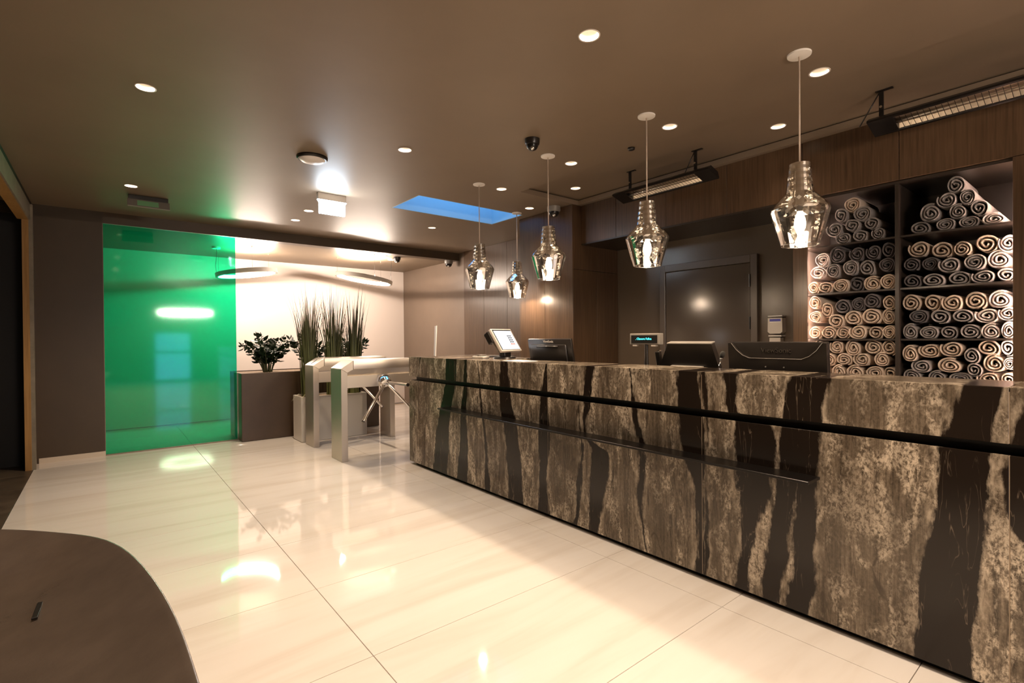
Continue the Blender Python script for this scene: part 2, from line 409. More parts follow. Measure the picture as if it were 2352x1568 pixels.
for x in (1.2, 2.19): box(fb, x, x + .06, -4.72, -4.65, 0, 1.6)
for z in (0, .9, 1.54): box(fb, 1.2, 2.25, -4.72, -4.65, z, z + .06)
obj('window_frame', fb, 'black_metal', win)
# beam over the glass and the alcove mouth
wall('trim_1', -3.6, XD, YG, YG + .16, 2.635, ZC + .05, mat='dark_wall_paint', label='dark beam over the green glass and the alcove')
struct('baseboard_back', B(-.55, .004, YG - .012, YG, 0, .055), 'baseboard_cream', label='low cream skirting below the dark wall')

# ceilings
allc = DOWN + DOWN_OFF
cl = struct('ceiling', sheet_with_holes((-3.65, XD + .05, -4.72, YG + .01), ZC, [(x, y, RD) for x, y in allc], [SKY, TRAY], .05), 'ceiling_paint', label='taupe painted ceiling with recessed downlights')
tr = sheet_with_holes((TRAY[0] - .02, TRAY[1] + .02, TRAY[2] - .02, TRAY[3] + .02), ZR, [(x, y, RD) for x, y in DOWN_TRAY], [], .03)
obj('tray_panel', tr, 'ceiling_paint', cl)
struct('ceiling_alcove', B(-1.3, XD + .1, YG + .155, YA + .1, ZA, ZA + .1), 'ceiling_paint', label='taupe ceiling of the plant alcove')
rb = new_bm()
for r in ((-3.7, SKY[0], -4.75, 9.6), (SKY[1], 4.95, -4.75, 9.6), (SKY[0], SKY[1], -4.75, SKY[2]), (SKY[0], SKY[1], SKY[3], 9.6)): box(rb, *r, 3.0, 3.12)
struct('ceiling_roof', rb, 'dark_hall', label='roof deck above the ceiling')
# roof light: shaft of four lining boards and a pane
sk = struct('window_1', B(SKY[0] - .03, SKY[1] + .03, SKY[2] - .03, SKY[3] + .03, 3.26, 3.28), 'clear_glass', label='rectangular roof light showing dusk blue')
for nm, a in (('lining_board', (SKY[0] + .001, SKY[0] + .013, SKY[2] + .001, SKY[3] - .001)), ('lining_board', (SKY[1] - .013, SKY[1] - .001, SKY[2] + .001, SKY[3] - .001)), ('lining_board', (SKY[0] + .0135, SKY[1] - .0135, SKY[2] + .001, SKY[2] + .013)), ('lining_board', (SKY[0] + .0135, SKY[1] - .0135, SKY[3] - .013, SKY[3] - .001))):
    obj(nm, B(*a, ZC + .001, 3.26), 'blue_lit_lining', sk)

# wood cladding: each veneered panel is a part of its wall
def panels(parent, axis, plane, thick, u0, u1, z0, z1, widths, mat='walnut', gap=.0018, name='panel'):
    u = u0
    for w in widths:
        b = min(u + w, u1); a0, a1 = u + gap, b - gap
        bm = B(plane, plane + thick, a0, a1, z0 + gap, z1 - gap, bev=.0012, seg=1) if axis == 'X' else B(a0, a1, plane, plane + thick, z0 + gap, z1 - gap, bev=.0012, seg=1)
        obj(name, bm, mat, parent); u = b
        if u >= u1 - 1e-4: break
panels(wr, 'X', XD - .02, .02, 4.80, 7.177, 0, ZC, [.60] * 4)
wb = struct('wall_wood_block', B(XB + .02, XD, 3.91, 4.78, 0, ZC), 'niche_panel', label='walnut clad pier between the roof light and the staff doorway')
panels(wb, 'X', XB, .02, 3.892, 4.80, 0, ZC, [.455, .46])
panels(wb, 'Y', 3.89, .02, XB + .003, XD, 0, 2.05, [.385, .39]); panels(wb, 'Y', 3.89, .02, XB + .003, XD, 2.05, ZC, [.385, .39])
panels(wb, 'Y', 4.78, .02, XB + .003, XD - .02, 0, ZC, [.385, .39])
wf = struct('wall_fascia', B(XF + .02, XD, -2.6, 3.888, 2.34, ZC + .1), 'niche_panel', label='dark walnut fascia above the staff doorway and towel niche')
panels(wf, 'X', XF, .02, -2.6, 3.886, 2.335, ZC + .06, [.60] * 11)
obj('soffit', B(XF, XD, 1.672, 3.888, 2.325, 2.34), 'niche_panel', wf)
NY0, NY1, NYD = .459, 1.567, 1.018
wp = struct('wall_partition', B(XF + .02, XD, NY1 + .068, 1.65, 0, 2.335), 'niche_panel', label='narrow walnut pier between the staff doorway and the towel niche')
panels(wp, 'X', XF, .02, NY1, 1.672, 0, 2.335, [.2]); panels(wp, 'Y', 1.65, .02, XF + .003, XD, 0, 2.335, [.32, .32])
wq = struct('wall_counter_end', B(XF + .02, XD, -2.6, NY0 - .068, 0, 2.335), 'niche_panel', label='dark walnut wall beside the lit towel niche')
panels(wq, 'X', XF, .02, -2.6, NY0, 0, 2.335, [.46, .60, .60, .60, .60, .60])
wd = struct('wall_staff', B(XD - .012, XD + .002, 1.672, 3.888, 0, 2.335), 'staff_wall_paint', label='satin brown wall of the staff recess')

# door in the staff recess
d = struct('door_1', B(XD - .05, XD - .012, 2.285, 3.20, .01, 1.985, bev=.002, seg=1), 'door_paint', label='glossy dark brown staff door')
fr = new_bm()
for a in ((2.215, 2.28, 0, 2.065), (3.205, 3.272, 0, 2.065)): box(fr, XD - .06, XD - .013, *a, bev=.003, seg=1)
box(fr, XD - .06, XD - .013, 2.28, 3.205, 1.992, 2.065, bev=.003, seg=1)
obj('door_frame', fr, 'door_frame_paint', d)
for z in (1.76, 1.36, .4):
    obj('hinge', lathe(new_bm(), [(0, 0), (.008, .002), (.008, .12), (0, .122)], XD - .062, 2.283, z, 10), 'black_metal', d)
obj('door_handle', tube(new_bm(), [(XD - .05, 3.12, 1.02), (XD - .10, 3.12, 1.02), (XD - .10, 3.02, 1.02)], .009), 'chrome', d)

# timber doorway on the left
tf = struct('door_2', B(-.628, -.578, 7.02, YG, 0, 2.60), 'raw_timber', label='raw timber door lining with a pale edge')
obj('edge_strip', B(-.578, -.548, 7.03, 7.09, 0, 2.69), 'frame_edge', tf)
obj('lintel', B(-.66, -.578, 3.2, 7.02, 2.528, 2.60), 'raw_timber', tf)
obj('edge_strip', B(-.578, -.565, 3.2, 7.03, 2.528, 2.69), 'frame_edge', tf)
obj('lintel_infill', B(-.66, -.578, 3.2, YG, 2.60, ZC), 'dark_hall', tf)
obj('door_post', B(-.66, -.578, 3.1, 3.2, 0, ZC), 'raw_timber', tf)

# green glass screen
gg = tag(obj('glass_screen', B(.006, 1.343, YG + .02, YG + .032, .012, 2.632), 'green_glass'), 'tall translucent green glass screen set flush in the dark wall', 'glass screen')
gf = new_bm(); box(gf, .004, 1.343, YG - .002, YG + .05, 0, .012); box(gf, .0, .006, YG - .002, YG + .05, 0, 2.634)
obj('edge_channel', gf, 'frame_edge', gg)

# ------------------------------------------------------------------ niche with shelves
nz = [.985, 1.272, 1.615, 1.968]
cb = thing('towel_cabinet', 'dark built-in shelving niche holding rolled towels with lit side edges', 'shelving', (XF + .3, 1.0, 0))
XN0, XN1 = XF + .012, XD - .02
obj('back_panel', B(XN1 - .015, XN1, NY0 - .066, NY1 + .066, .3, 2.333), 'niche_panel', cb)
for y in (NY0 - .066, NY1 + .050): obj('side_panel', B(XF + .021, XN1 - .016, y, y + .018, .3, 2.315), 'white_wall_paint', cb)
obj('top_panel', B(XF + .021, XN1 - .016, NY0 - .066, NY1 + .066, 2.316, 2.333), 'niche_panel', cb)
obj('divider', B(XN0 + .01, XN1 - .016, NYD - .011, NYD + .011, .3, 2.315), 'niche_panel', cb)
for z in [.64] + nz:
    for a, b in ((NY0 - .046, NYD - .012), (NYD + .012, NY1 + .048)): obj('shelf', B(XN0 + .034, XN1 - .017, a, b, z - .012, z), 'niche_panel', cb)
for y, s in ((NY0, 1), (NY1, -1)):
    obj('light_strip', B(XF + .022, XF + .030, y - s * .040, y - s * .024, .60, 2.30), 'led_glow', cb)

def roll_mesh(seed, turns=2.7, length=.40, droop=0.):
    rnd = random.Random(seed); N = 64; bm = new_bm(); a0 = rnd.uniform(0, 6.28); th = .205
    ph = [rnd.uniform(0, 6.28) for _ in range(3)]
    def pt(t, side, k):
        a = a0 + t * turns * 2 * PI; r = .10 + .80 * t ** .92
        r += .035 * math.sin(3 * a + ph[0]) * (1 - t * .6) + .03 * math.sin(2 * a + ph[1])
        r += side * th * .5 * k * (1.0 if t > .06 else .7)
        y, z = r * math.cos(a), r * math.sin(a)
        if z < -.72: z = -.72 + (z + .72) * .35
        return y, z
    outl = [[], [], []]
    for s in (1, -1):
        rng = range(N + 1) if s == 1 else range(N, -1, -1)
        for i in rng:
            for q, (x, k) in enumerate(((0., .30), (.018, 1.), (length, 1.))):
                y, z = pt(i / N, s, k); outl[q].append(bm.verts.new((x + (.006 * math.sin(i * .7 + ph[2]) if q == 0 else 0), y, z)))
    n = len(outl[0])
    for q in (0, 1):
        for i in range(n):
            j = (i + 1) % n; bm.faces.new((outl[q][i], outl[q][j], outl[q + 1][j], outl[q + 1][i]))
    for q in (0, 2):
        for i in range(N): bm.faces.new((outl[q][i], outl[q][i + 1], outl[q][n - 2 - i], outl[q][n - 1 - i]))
    me = mesh_of(bm, 'rolled_towel', True); me.set_sharp_from_angle(angle=1.0); return me
TM = {}
def towel_mesh(v, m):
    if (v, m) not in TM:
        me = roll_mesh(40 + v, turns=(2.3, 2.7, 3.1, 2.6, 2.9, 2.4)[v]); me.materials.append(MATS[m]); TM[(v, m)] = me
    return TM[(v, m)]
NAME = {'c': 'cream', 'g': 'grey', 'd': 'charcoal', 'p': 'lit-toned grey'}
MATN = {'c': 'towel_cream', 'g': 'towel_grey', 'd': 'towel_charcoal', 'p': 'towel_grey_lit'}
ORD = ['first', 'second', 'third', 'fourth', 'fifth', 'sixth', 'seventh']
TOWELS = [  # niche column, shelf, row, [(y, z, half width, half height, colour)...]
    ('left', 'top shelf', 'top', [(1.297, 2.24, 0.049, 0.063, 'c')]),
    ('left', 'top shelf', 'second', [(1.364, 2.175, 0.043, 0.052, 'g'), (1.233, 2.162, 0.053, 0.056, 'g')]),
    ('left', 'top shelf', 'third', [(1.402, 2.079, 0.049, 0.052, 'g'), (1.295, 2.09, 0.049, 0.045, 'g'), (1.181, 2.087, 0.047, 0.044, 'g')]),
    ('left', 'top shelf', 'bottom', [(1.348, 2.018, 0.045, 0.042, 'g'), (1.249, 2.017, 0.049, 0.043, 'g'), (1.132, 2.015, 0.036, 0.042, 'g')]),
    ('left', 'second shelf', 'top', [(1.488, 1.863, 0.048, 0.056, 'p'), (1.383, 1.887, 0.051, 0.07, 'd'), (1.26, 1.879, 0.044, 0.053, 'd'), (1.162, 1.88, 0.042, 0.052, 'd'), (1.075, 1.883, 0.043, 0.06, 'd')]),
    ('left', 'second shelf', 'middle', [(1.52, 1.773, 0.054, 0.047, 'p'), (1.416, 1.777, 0.044, 0.052, 'g'), (1.304, 1.786, 0.047, 0.057, 'g'), (1.207, 1.775, 0.045, 0.056, 'g'), (1.087, 1.782, 0.045, 0.049, 'd')]),
    ('left', 'second shelf', 'bottom', [(1.549, 1.684, 0.038, 0.047, 'c'), (1.467, 1.683, 0.05, 0.043, 'c'), (1.365, 1.696, 0.05, 0.049, 'c'), (1.27, 1.687, 0.05, 0.054, 'd'), (1.17, 1.672, 0.052, 0.047, 'c'), (1.071, 1.686, 0.045, 0.053, 'c')]),
    ('left', 'third shelf', 'top', [(1.543, 1.548, 0.038, 0.052, 'c'), (1.462, 1.489, 0.041, 0.059, 'c'), (1.353, 1.505, 0.05, 0.053, 'd'), (1.258, 1.521, 0.042, 0.048, 'd'), (1.175, 1.536, 0.047, 0.051, 'd'), (1.072, 1.518, 0.039, 0.051, 'c')]),
    ('left', 'third shelf', 'middle', [(1.536, 1.438, 0.042, 0.044, 'c'), (1.4, 1.404, 0.054, 0.05, 'c'), (1.289, 1.421, 0.054, 0.052, 'c'), (1.177, 1.428, 0.056, 0.054, 'c'), (1.072, 1.421, 0.039, 0.05, 'c')]),
    ('left', 'third shelf', 'bottom', [(1.542, 1.334, 0.043, 0.049, 'c'), (1.451, 1.328, 0.046, 0.048, 'c'), (1.356, 1.329, 0.044, 0.047, 'c'), (1.256, 1.333, 0.051, 0.052, 'c'), (1.154, 1.326, 0.046, 0.045, 'c'), (1.07, 1.329, 0.039, 0.048, 'c')]),
    ('left', 'lowest shelf', 'top', [(1.502, 1.209, 0.044, 0.052, 'c'), (1.396, 1.213, 0.042, 0.05, 'c'), (1.29, 1.203, 0.047, 0.057, 'c'), (1.171, 1.212, 0.051, 0.053, 'c'), (1.073, 1.208, 0.043, 0.057, 'c')]),
    ('left', 'lowest shelf', 'middle', [(1.454, 1.118, 0.046, 0.046, 'c'), (1.347, 1.121, 0.046, 0.043, 'c'), (1.235, 1.124, 0.048, 0.048, 'c'), (1.112, 1.125, 0.045, 0.045, 'c')]),
    ('left', 'lowest shelf', 'bottom', [(1.483, 1.036, 0.044, 0.047, 'c'), (1.378, 1.043, 0.042, 0.046, 'c'), (1.275, 1.045, 0.054, 0.047, 'c'), (1.161, 1.048, 0.051, 0.048, 'c'), (1.069, 1.047, 0.039, 0.047, 'c')]),
    ('right', 'top shelf', 'top', [(0.725, 2.246, 0.042, 0.058, 'g')]),
    ('right', 'top shelf', 'second', [(0.764, 2.16, 0.047, 0.05, 'g'), (0.668, 2.157, 0.037, 0.049, 'g')]),
    ('right', 'top shelf', 'third', [(0.847, 2.091, 0.053, 0.054, 'g'), (0.711, 2.075, 0.042, 0.044, 'g'), (0.616, 2.081, 0.044, 0.051, 'g')]),
    ('right', 'top shelf', 'bottom', [(0.908, 2.024, 0.05, 0.041, 'g'), (0.776, 2.019, 0.045, 0.04, 'g'), (0.664, 2.006, 0.047, 0.036, 'g'), (0.545, 2.001, 0.053, 0.033, 'p')]),
    ('right', 'second shelf', 'top', [(0.91, 1.868, 0.053, 0.06, 'c'), (0.795, 1.843, 0.054, 0.051, 'c'), (0.694, 1.837, 0.04, 0.047, 'c'), (0.582, 1.854, 0.054, 0.066, 'c'), (0.485, 1.844, 0.039, 0.054, 'p')]),
    ('right', 'second shelf', 'middle', [(0.953, 1.768, 0.043, 0.044, 'd'), (0.854, 1.762, 0.043, 0.043, 'd'), (0.752, 1.744, 0.051, 0.05, 'g'), (0.635, 1.746, 0.05, 0.049, 'g'), (0.523, 1.75, 0.053, 0.05, 'p')]),
    ('right', 'second shelf', 'bottom', [(0.948, 1.679, 0.047, 0.044, 'd'), (0.837, 1.676, 0.055, 0.041, 'g'), (0.71, 1.671, 0.054, 0.042, 'g'), (0.594, 1.67, 0.051, 0.041, 'g'), (0.494, 1.669, 0.045, 0.042, 'p')]),
    ('right', 'third shelf', 'top', [(0.954, 1.511, 0.047, 0.055, 'c'), (0.842, 1.506, 0.046, 0.054, 'c'), (0.738, 1.5, 0.049, 0.057, 'c'), (0.632, 1.505, 0.05, 0.058, 'c'), (0.519, 1.505, 0.053, 0.05, 'p')]),
    ('right', 'third shelf', 'middle', [(0.912, 1.418, 0.05, 0.043, 'd'), (0.802, 1.413, 0.051, 0.044, 'g'), (0.691, 1.412, 0.051, 0.041, 'g'), (0.576, 1.412, 0.053, 0.046, 'p'), (0.485, 1.421, 0.039, 0.043, 'p')]),
    ('right', 'third shelf', 'bottom', [(0.954, 1.34, 0.041, 0.048, 'g'), (0.861, 1.331, 0.047, 0.042, 'g'), (0.761, 1.329, 0.044, 0.041, 'g'), (0.656, 1.325, 0.049, 0.045, 'g'), (0.559, 1.323, 0.045, 0.044, 'p'), (0.482, 1.326, 0.031, 0.047, 'p')]),
    ('right', 'lowest shelf', 'top', [(0.955, 1.168, 0.042, 0.051, 'c'), (0.854, 1.192, 0.054, 0.047, 'c'), (0.742, 1.205, 0.053, 0.05, 'c'), (0.649, 1.163, 0.037, 0.047, 'g'), (0.573, 1.213, 0.049, 0.048, 'c'), (0.489, 1.214, 0.034, 0.05, 'p')]),
    ('right', 'lowest shelf', 'middle', [(0.895, 1.089, 0.049, 0.043, 'g'), (0.753, 1.097, 0.062, 0.044, 'c'), (0.638, 1.076, 0.037, 0.043, 'g'), (0.544, 1.118, 0.051, 0.052, 'c'), (0.48, 1.12, 0.026, 0.037, 'p')]),
    ('right', 'lowest shelf', 'bottom', [(0.953, 1.033, 0.045, 0.041, 'g'), (0.817, 1.036, 0.046, 0.037, 'g'), (0.706, 1.028, 0.054, 0.036, 'g'), (0.573, 1.02, 0.049, 0.042, 'c'), (0.486, 1.038, 0.034, 0.041, 'c')]),
]
for ti, (col, sh, rn, lst) in enumerate(TOWELS):
    zs = {'top shelf': 1.968, 'second shelf': 1.615, 'third shelf': 1.272, 'lowest shelf': .985}[sh]
    lo, hi = (NYD + .013, NY1 + .03) if col == 'left' else (NY0 - .03, NYD - .013)
    for k, (y, z, a, h, c) in enumerate(lst):
        a = min(a * 1.13, .068); h = min(h * 1.16, .064); y = min(max(y, lo + a * .96), hi - a * .96)
        if rn == 'bottom': z = zs + h * .80
        o = bpy.data.objects.new('rolled_towel', towel_mesh(random.randrange(6), MATN[c])); C.objects.link(o)
        dx = random.uniform(0, .022); o.location = (XN0 + .040 + dx, y, z); o.scale = (1, a * 1.04, h * 1.06); o.rotation_euler = (0, 0, random.uniform(-.02, .02))
        pos = ('only one' if len(lst) == 1 else ORD[k] + ' from left')
        tag(o, '%s rolled towel, %s, %s row, %s, %s niche column' % (NAME[c], pos, rn, sh, col), 'towel', 'rolled towels in the niche')


# ------------------------------------------------------------------ reception counter
XC, XC2, YE, ZT = 2.468, 2.82, 4.765, 1.112
ct = thing('reception_counter', 'long reception counter clad in banded dark stone with a black groove', 'counter', (2.65, 2.0, 0))
seams = [-1.2, -.919, .281, 1.481 - .026, 2.655, 3.88, YE]
for i in range(len(seams) - 1):
    y0, y1 = seams[i] + .0014, seams[i + 1] - .0014
    obj('front_slab', B(XC, XC + .012, y0, y1, .912, ZT - .0005, bev=.0012, seg=1), 'banded_stone', ct)
    obj('front_slab', B(XC, XC + .012, y0, y1, .032, .872, bev=.0012, seg=1), 'banded_stone', ct)
    obj('top_slab', B(XC + .0125, XC2, y0, y1, ZT - .014, ZT, bev=.0012, seg=1), 'banded_stone', ct)
obj('end_slab', B(XC + .0125, 3.40, YE - .0125, YE, .912, ZT - .0145, bev=.0012, seg=1), 'banded_stone', ct)
obj('end_slab', B(XC + .0125, 3.40, YE - .0125, YE, .032, .872, bev=.0012, seg=1), 'banded_stone', ct)
obj('top_slab', B(XC2 + .002, 3.40, 4.28, YE, ZT - .014, ZT, bev=.0012, seg=1), 'banded_stone', ct)
cr = new_bm(); box(cr, XC + .055, XC2 - .01, -1.2, YE - .06, .04, ZT - .016); box(cr, XC2 - .01, 3.39, 4.30, YE - .06, .04, ZT - .016)
obj('core', cr, 'black', ct)
jl = new_bm(); box(jl, XC + .0016, XC + .02, -1.2, YE - .02, .034, .870); box(jl, XC + .0016, XC + .02, -1.2, YE - .02, .914, ZT - .016); obj('joint_filler', jl, 'joint_tan', ct)
obj('plinth', B(XC + .045, XC2 - .03, -1.2, YE - .06, 0, .036), 'black_metal', ct)
obj('bag_shelf', B(XC - .125, XC + .001, .885, 3.985, .658, .671, bev=.0015, seg=1), 'black_metal', ct)

# desk behind the counter
dk = thing('work_desk', 'dark work desk behind the stone counter carrying the screens', 'desk', (3.1, 1.7, 0))
obj('desk_top', B(XC2 + .012, 3.38, -1.0, 4.27, .84, .865), 'black_plastic', dk)
for y in (-.95, 1.0, 2.6, 4.20): obj('side_panel', B(XC2 + .03, 3.34, y, y + .03, 0, .84), 'black_plastic', dk)

def rotY(o, deg, c): return Matrix.Translation(c) @ Matrix.Rotation(math.radians(deg), 4, o) @ Matrix.Translation(-Vector(c))

def face_negx(cx, cy, cz, tilt=0.):
    """text standing on a surface that faces -X (read by somebody at smaller X), optionally leaning"""
    R = Matrix(((0, 0, -1), (-1, 0, 0), (0, 1, 0))).to_4x4()
    return Matrix.Translation((cx, cy, cz)) @ Matrix.Rotation(math.radians(tilt), 4, 'Y') @ R

def monitor(label, cx, y0, y1, ztop, tilt, style):
    cy = (y0 + y1) / 2; w = y1 - y0; h = .335; zb = ztop - h; zd = .866
    t = thing('computer_monitor', label, 'monitor', (cx, cy, zd), 'computer screens seen from behind on the desk')
    Mx = Matrix.Translation((cx, cy, ztop - h / 2)) @ Matrix.Rotation(math.radians(tilt), 4, 'Y') @ Matrix.Translation((-cx, -cy, -(ztop - h / 2)))
    bm = B(cx - .006, cx + .02, y0, y1, zb, ztop, bev=.006, M=Mx); obj('housing', bm, 'black_plastic', t, True, angle=40)
    obj('screen', B(cx + .0202, cx + .022, y0 + .012, y1 - .012, zb + .016, ztop - .012, M=Mx), 'black', t)
    if style == 'scoop':
        poly = [(y0 + .03, ztop - .006), (y1 - .03, ztop - .006), (y1 - .075, ztop - .05), (y1 - .13, ztop - .085), (y0 + .13, ztop - .085), (y0 + .075, ztop - .05)]
        lo = [(y0, ztop - .004), (y0 + .02, ztop - .004), (y0 + .05, ztop - .045), (y0 + .085, ztop - .075), (y0 + .125, ztop - .092), (y1 - .125, ztop - .092), (y1 - .085, ztop - .075), (y1 - .05, ztop - .045), (y1 - .02, ztop - .004), (y1, ztop - .004), (y1, zb), (y0, zb)]
        bm = prism(new_bm(), lo, 'X', cx - .030, cx - .006); bmesh.ops.transform(bm, matrix=Mx, verts=bm.verts[:]); obj('back_cover', bm, 'black_plastic', t)
        rim = tube(new_bm(), [(cx - .030, a, b) for a, b in lo[1:9]], .0014, 6); bmesh.ops.transform(rim, matrix=Mx, verts=rim.verts[:]); obj('cover_edge', rim, 'grey_plastic', t)
        lettering('logo', 'ViewSonic', .040, 'lettering_dim', t, Mx @ face_negx(cx - .0075, cy, ztop - .048))
        for dy in (-.05, .05): obj('screw', lathe(new_bm(), [(0, 0), (.004, 0), (.004, .002), (0, .002)], 0, 0, 0, 10, M=Mx @ Matrix.Translation((cx - .032, cy + dy, ztop - .14)) @ Matrix.Rotation(PI / 2, 4, 'Y')), 'grey_plastic', t)
    else:
        bm = B(cx - .028, cx - .004, y0 + .05, y1 - .05, zb + .04, ztop - .045, bev=.012, M=Mx); obj('back_cover', bm, 'black_plastic', t, True, angle=40)
        bm = tube(new_bm(), [(cx - .030, y0 + .14, ztop - .062), (cx - .030, y1 - .14, ztop - .062)], .008, 10); bmesh.ops.transform(bm, matrix=Mx, verts=bm.verts[:]); obj('handle', bm, 'black_plastic', t, True)
        lettering('logo', 'ViewSonic', .030, 'lettering_grey', t, Mx @ face_negx(cx - .0075, cy, ztop - .022))
    obj('stand', B(cx - .02, cx + .01, cy - .04, cy + .04, zd + .01, zb + .10, bev=.004), 'black_plastic', t)
    obj('foot', B(cx - .10, cx + .10, cy - .12, cy + .12, zd, zd + .012, bev=.004), 'black_plastic', t)
    return t
monitor('black monitor seen from behind with a scooped upper back, widest screen beside the microphone', 2.98, 1.02, 1.555, 1.265, -5, 'scoop')
monitor('black monitor seen from behind with a handle ridge, beside the lit touch terminal', 3.02, 2.93, 3.47, 1.290, -10, 'ridge')

# till terminal seen from behind
def till():
    cx = 3.06; t = thing('till_terminal', 'black till terminal seen from behind with a pale top edge, beside the pole display', 'till', (cx, 1.9, .866))
    poly = [(1.700, 1.258), (2.020, 1.258), (2.045, 1.215), (2.11, 1.10), (2.12, .96), (1.66, .96), (1.67, 1.10)]
    Mx = Matrix.Translation((cx, 1.9, 1.1)) @ Matrix.Rotation(math.radians(-14), 4, 'Y') @ Matrix.Translation((-cx, -1.9, -1.1))
    bm = prism(new_bm(), poly, 'X', cx - .02, cx + .02); bmesh.ops.transform(bm, matrix=Mx, verts=bm.verts[:]); obj('housing', bm, 'black_plastic', t)
    obj('top_edge', B(cx - .026, cx + .026, 1.698, 2.024, 1.2585, 1.267, bev=.003, M=Mx), 'grey_plastic', t)
    obj('rear_ledge', B(cx - .052, cx - .021, 1.77, 2.01, 1.092, 1.112, bev=.006, M=Mx), 'grey_plastic', t)
    obj('screen', B(cx + .0205, cx + .024, 1.71, 2.05, 1.0, 1.25, M=Mx), 'black', t)
    obj('card_reader', B(cx - .02, cx + .01, 2.10, 2.135, 1.06, 1.20, bev=.004, M=Mx), 'black_plastic', t)
    obj('reader_cap', lathe(new_bm(), [(.014, 0), (.012, .008), (0, .012)], cx - .01, 2.115, 1.198, 12), 'chrome', t)
    obj('stand', B(cx - .04, cx + .05, 1.82, 1.98, .875, 1.02, bev=.006), 'black_plastic', t)
    obj('foot', B(cx - .10, cx + .10, 1.75, 2.05, .866, .88, bev=.004), 'black_plastic', t)
till()

def pole_display():
    cx, cy = 2.93, 2.15; t = thing('pole_display', 'customer pole display with glowing cyan lettering behind the counter', 'display', (cx, cy, .866))
    obj('pole', lathe(new_bm(), [(.013, 0), (.013, .12), (.018, .14), (.018, .17), (.012, .19), (.016, .24), (.012, .30), (.012, .39)], cx, cy - .01, .866, 16), 'black_plastic', t, True)
    obj('collar', lathe(new_bm(), [(.0195, 0), (.0195, .012)], cx, cy - .01, 1.03, 16), 'chrome', t)
    obj('foot', lathe(new_bm(), [(0, 0), (.07, 0), (.07, .012), (0, .014)], cx, cy, .866, 24), 'black_plastic', t)
    hd = obj('head', B(cx - .012, cx + .035, 2.027, 2.273, 1.245, 1.323, bev=.004), 'grey_plastic', t)
    obj('window', B(cx - .0138, cx - .0122, 2.043, 2.259, 1.256, 1.310), 'black', hd)
    lettering('lettering', '. Clanore Fulica', .021, 'cyan_glow', hd, face_negx(cx - .0150, 2.155, 1.285))
    for y in (2.06, 2.215): obj('clip', B(cx - .010, cx + .02, y, y + .035, 1.234, 1.2445), 'light_plastic', t)
pole_display()

def microphone():
    t = thing('gooseneck_microphone', 'small gooseneck microphone with black foam tip between the two dark screens', 'microphone', (2.93, 1.60, ZT - .245))
    pts = [(2.93, 1.62, .868), (2.93, 1.62, 1.0), (2.925, 1.612, 1.10), (2.92, 1.592, 1.155)]
    obj('neck', tube(new_bm(), pts, .0035, 8), 'chrome', t, True)
    d_ = (Vector(pts[-1]) - Vector(pts[-2])).normalized(); q = d_.to_track_quat('Z', 'Y').to_matrix().to_4x4(); M0 = Matrix.Translation(pts[-1]) @ q
    obj('sleeve', lathe(new_bm(), [(0, -.005), (.006, -.005), (.007, .018), (0, .018)], n=12, M=M0), 'chrome', t, True)
    obj('foam_tip', lathe(new_bm(), [(.0, .014), (.010, .016), (.015, .028), (.015, .042), (.010, .054), (0, .058)], n=16, M=M0), 'foam_black', t, True)
    obj('foot', lathe(new_bm(), [(0, 0), (.05, 0), (.045, .02), (0, .022)], 2.93, 1.62, .866, 20), 'black_plastic', t, True)
microphone()

def touch_terminal():
    # the screen faces -Y and leans back; it is as wide as the counter is deep
    c = Vector((2.86, 3.62, 1.283)); t = thing('touch_terminal', 'touch screen terminal with a lit white keypad page on a black stand', 'terminal', (2.86, 3.66, ZT))
    Mx = Matrix.Translation(c) @ Matrix.Rotation(math.radians(14), 4, 'Z') @ Matrix.Rotation(math.radians(-34), 4, 'X')
    w, h = .150, .122
    hs = obj('housing', B(-w, w, 0, .03, -h, h, bev=.006, M=Mx), 'light_plastic', t, True, angle=40)
    obj('bezel', B(-w + .014, w - .014, -.0016, .002, -h + .014, h - .014, M=Mx), 'black_plastic', hs)
    obj('screen', B(-w + .024, w - .020, -.0026, .0, -h + .018, h - .026, M=Mx), 'screen_glow', hs)
    for r in range(5):
        for q in range(3):
            x = .034 + q * .021; z = .048 - r * .022
            obj('key', B(x, x + .016, -.0032, -.0024, z - .016, z, M=Mx), 'key_red' if r == 4 else 'key_dark', hs)
    lettering('lettering', '* berger', .024, 'lettering_grey', hs, Mx @ Matrix.Translation((-.01, -.0034, .074)) @ Matrix.Rotation(PI / 2, 4, 'X'))
    obj('rear_unit', B(-w - .018, -w + .03, .03, .085, .0, h - .01, bev=.006, M=Mx), 'black_plastic', t)
    obj('rear_unit', B(-w + .03, w + .012, .03, .07, -h + .03, h - .02, bev=.008, M=Mx), 'grey_plastic', t)
    obj('stand', B(2.82, 2.90, 3.60, 3.68, ZT + .015, ZT + .12, bev=.008), 'black_plastic', t)
    obj('foot', lathe(new_bm(), [(0, 0), (.105, 0), (.10, .012), (.04, .018), (0, .018)], 2.86, 3.65, ZT + .0005, 28), 'black_plastic', t, True, angle=40)
touch_terminal()
# a deep ledge carries the terminal at the end of the counter
obj('top_slab', B(XC2 + .002, 3.10, 3.51, 4.278, ZT - .014, ZT, bev=.0012, seg=1), 'banded_stone', ct)

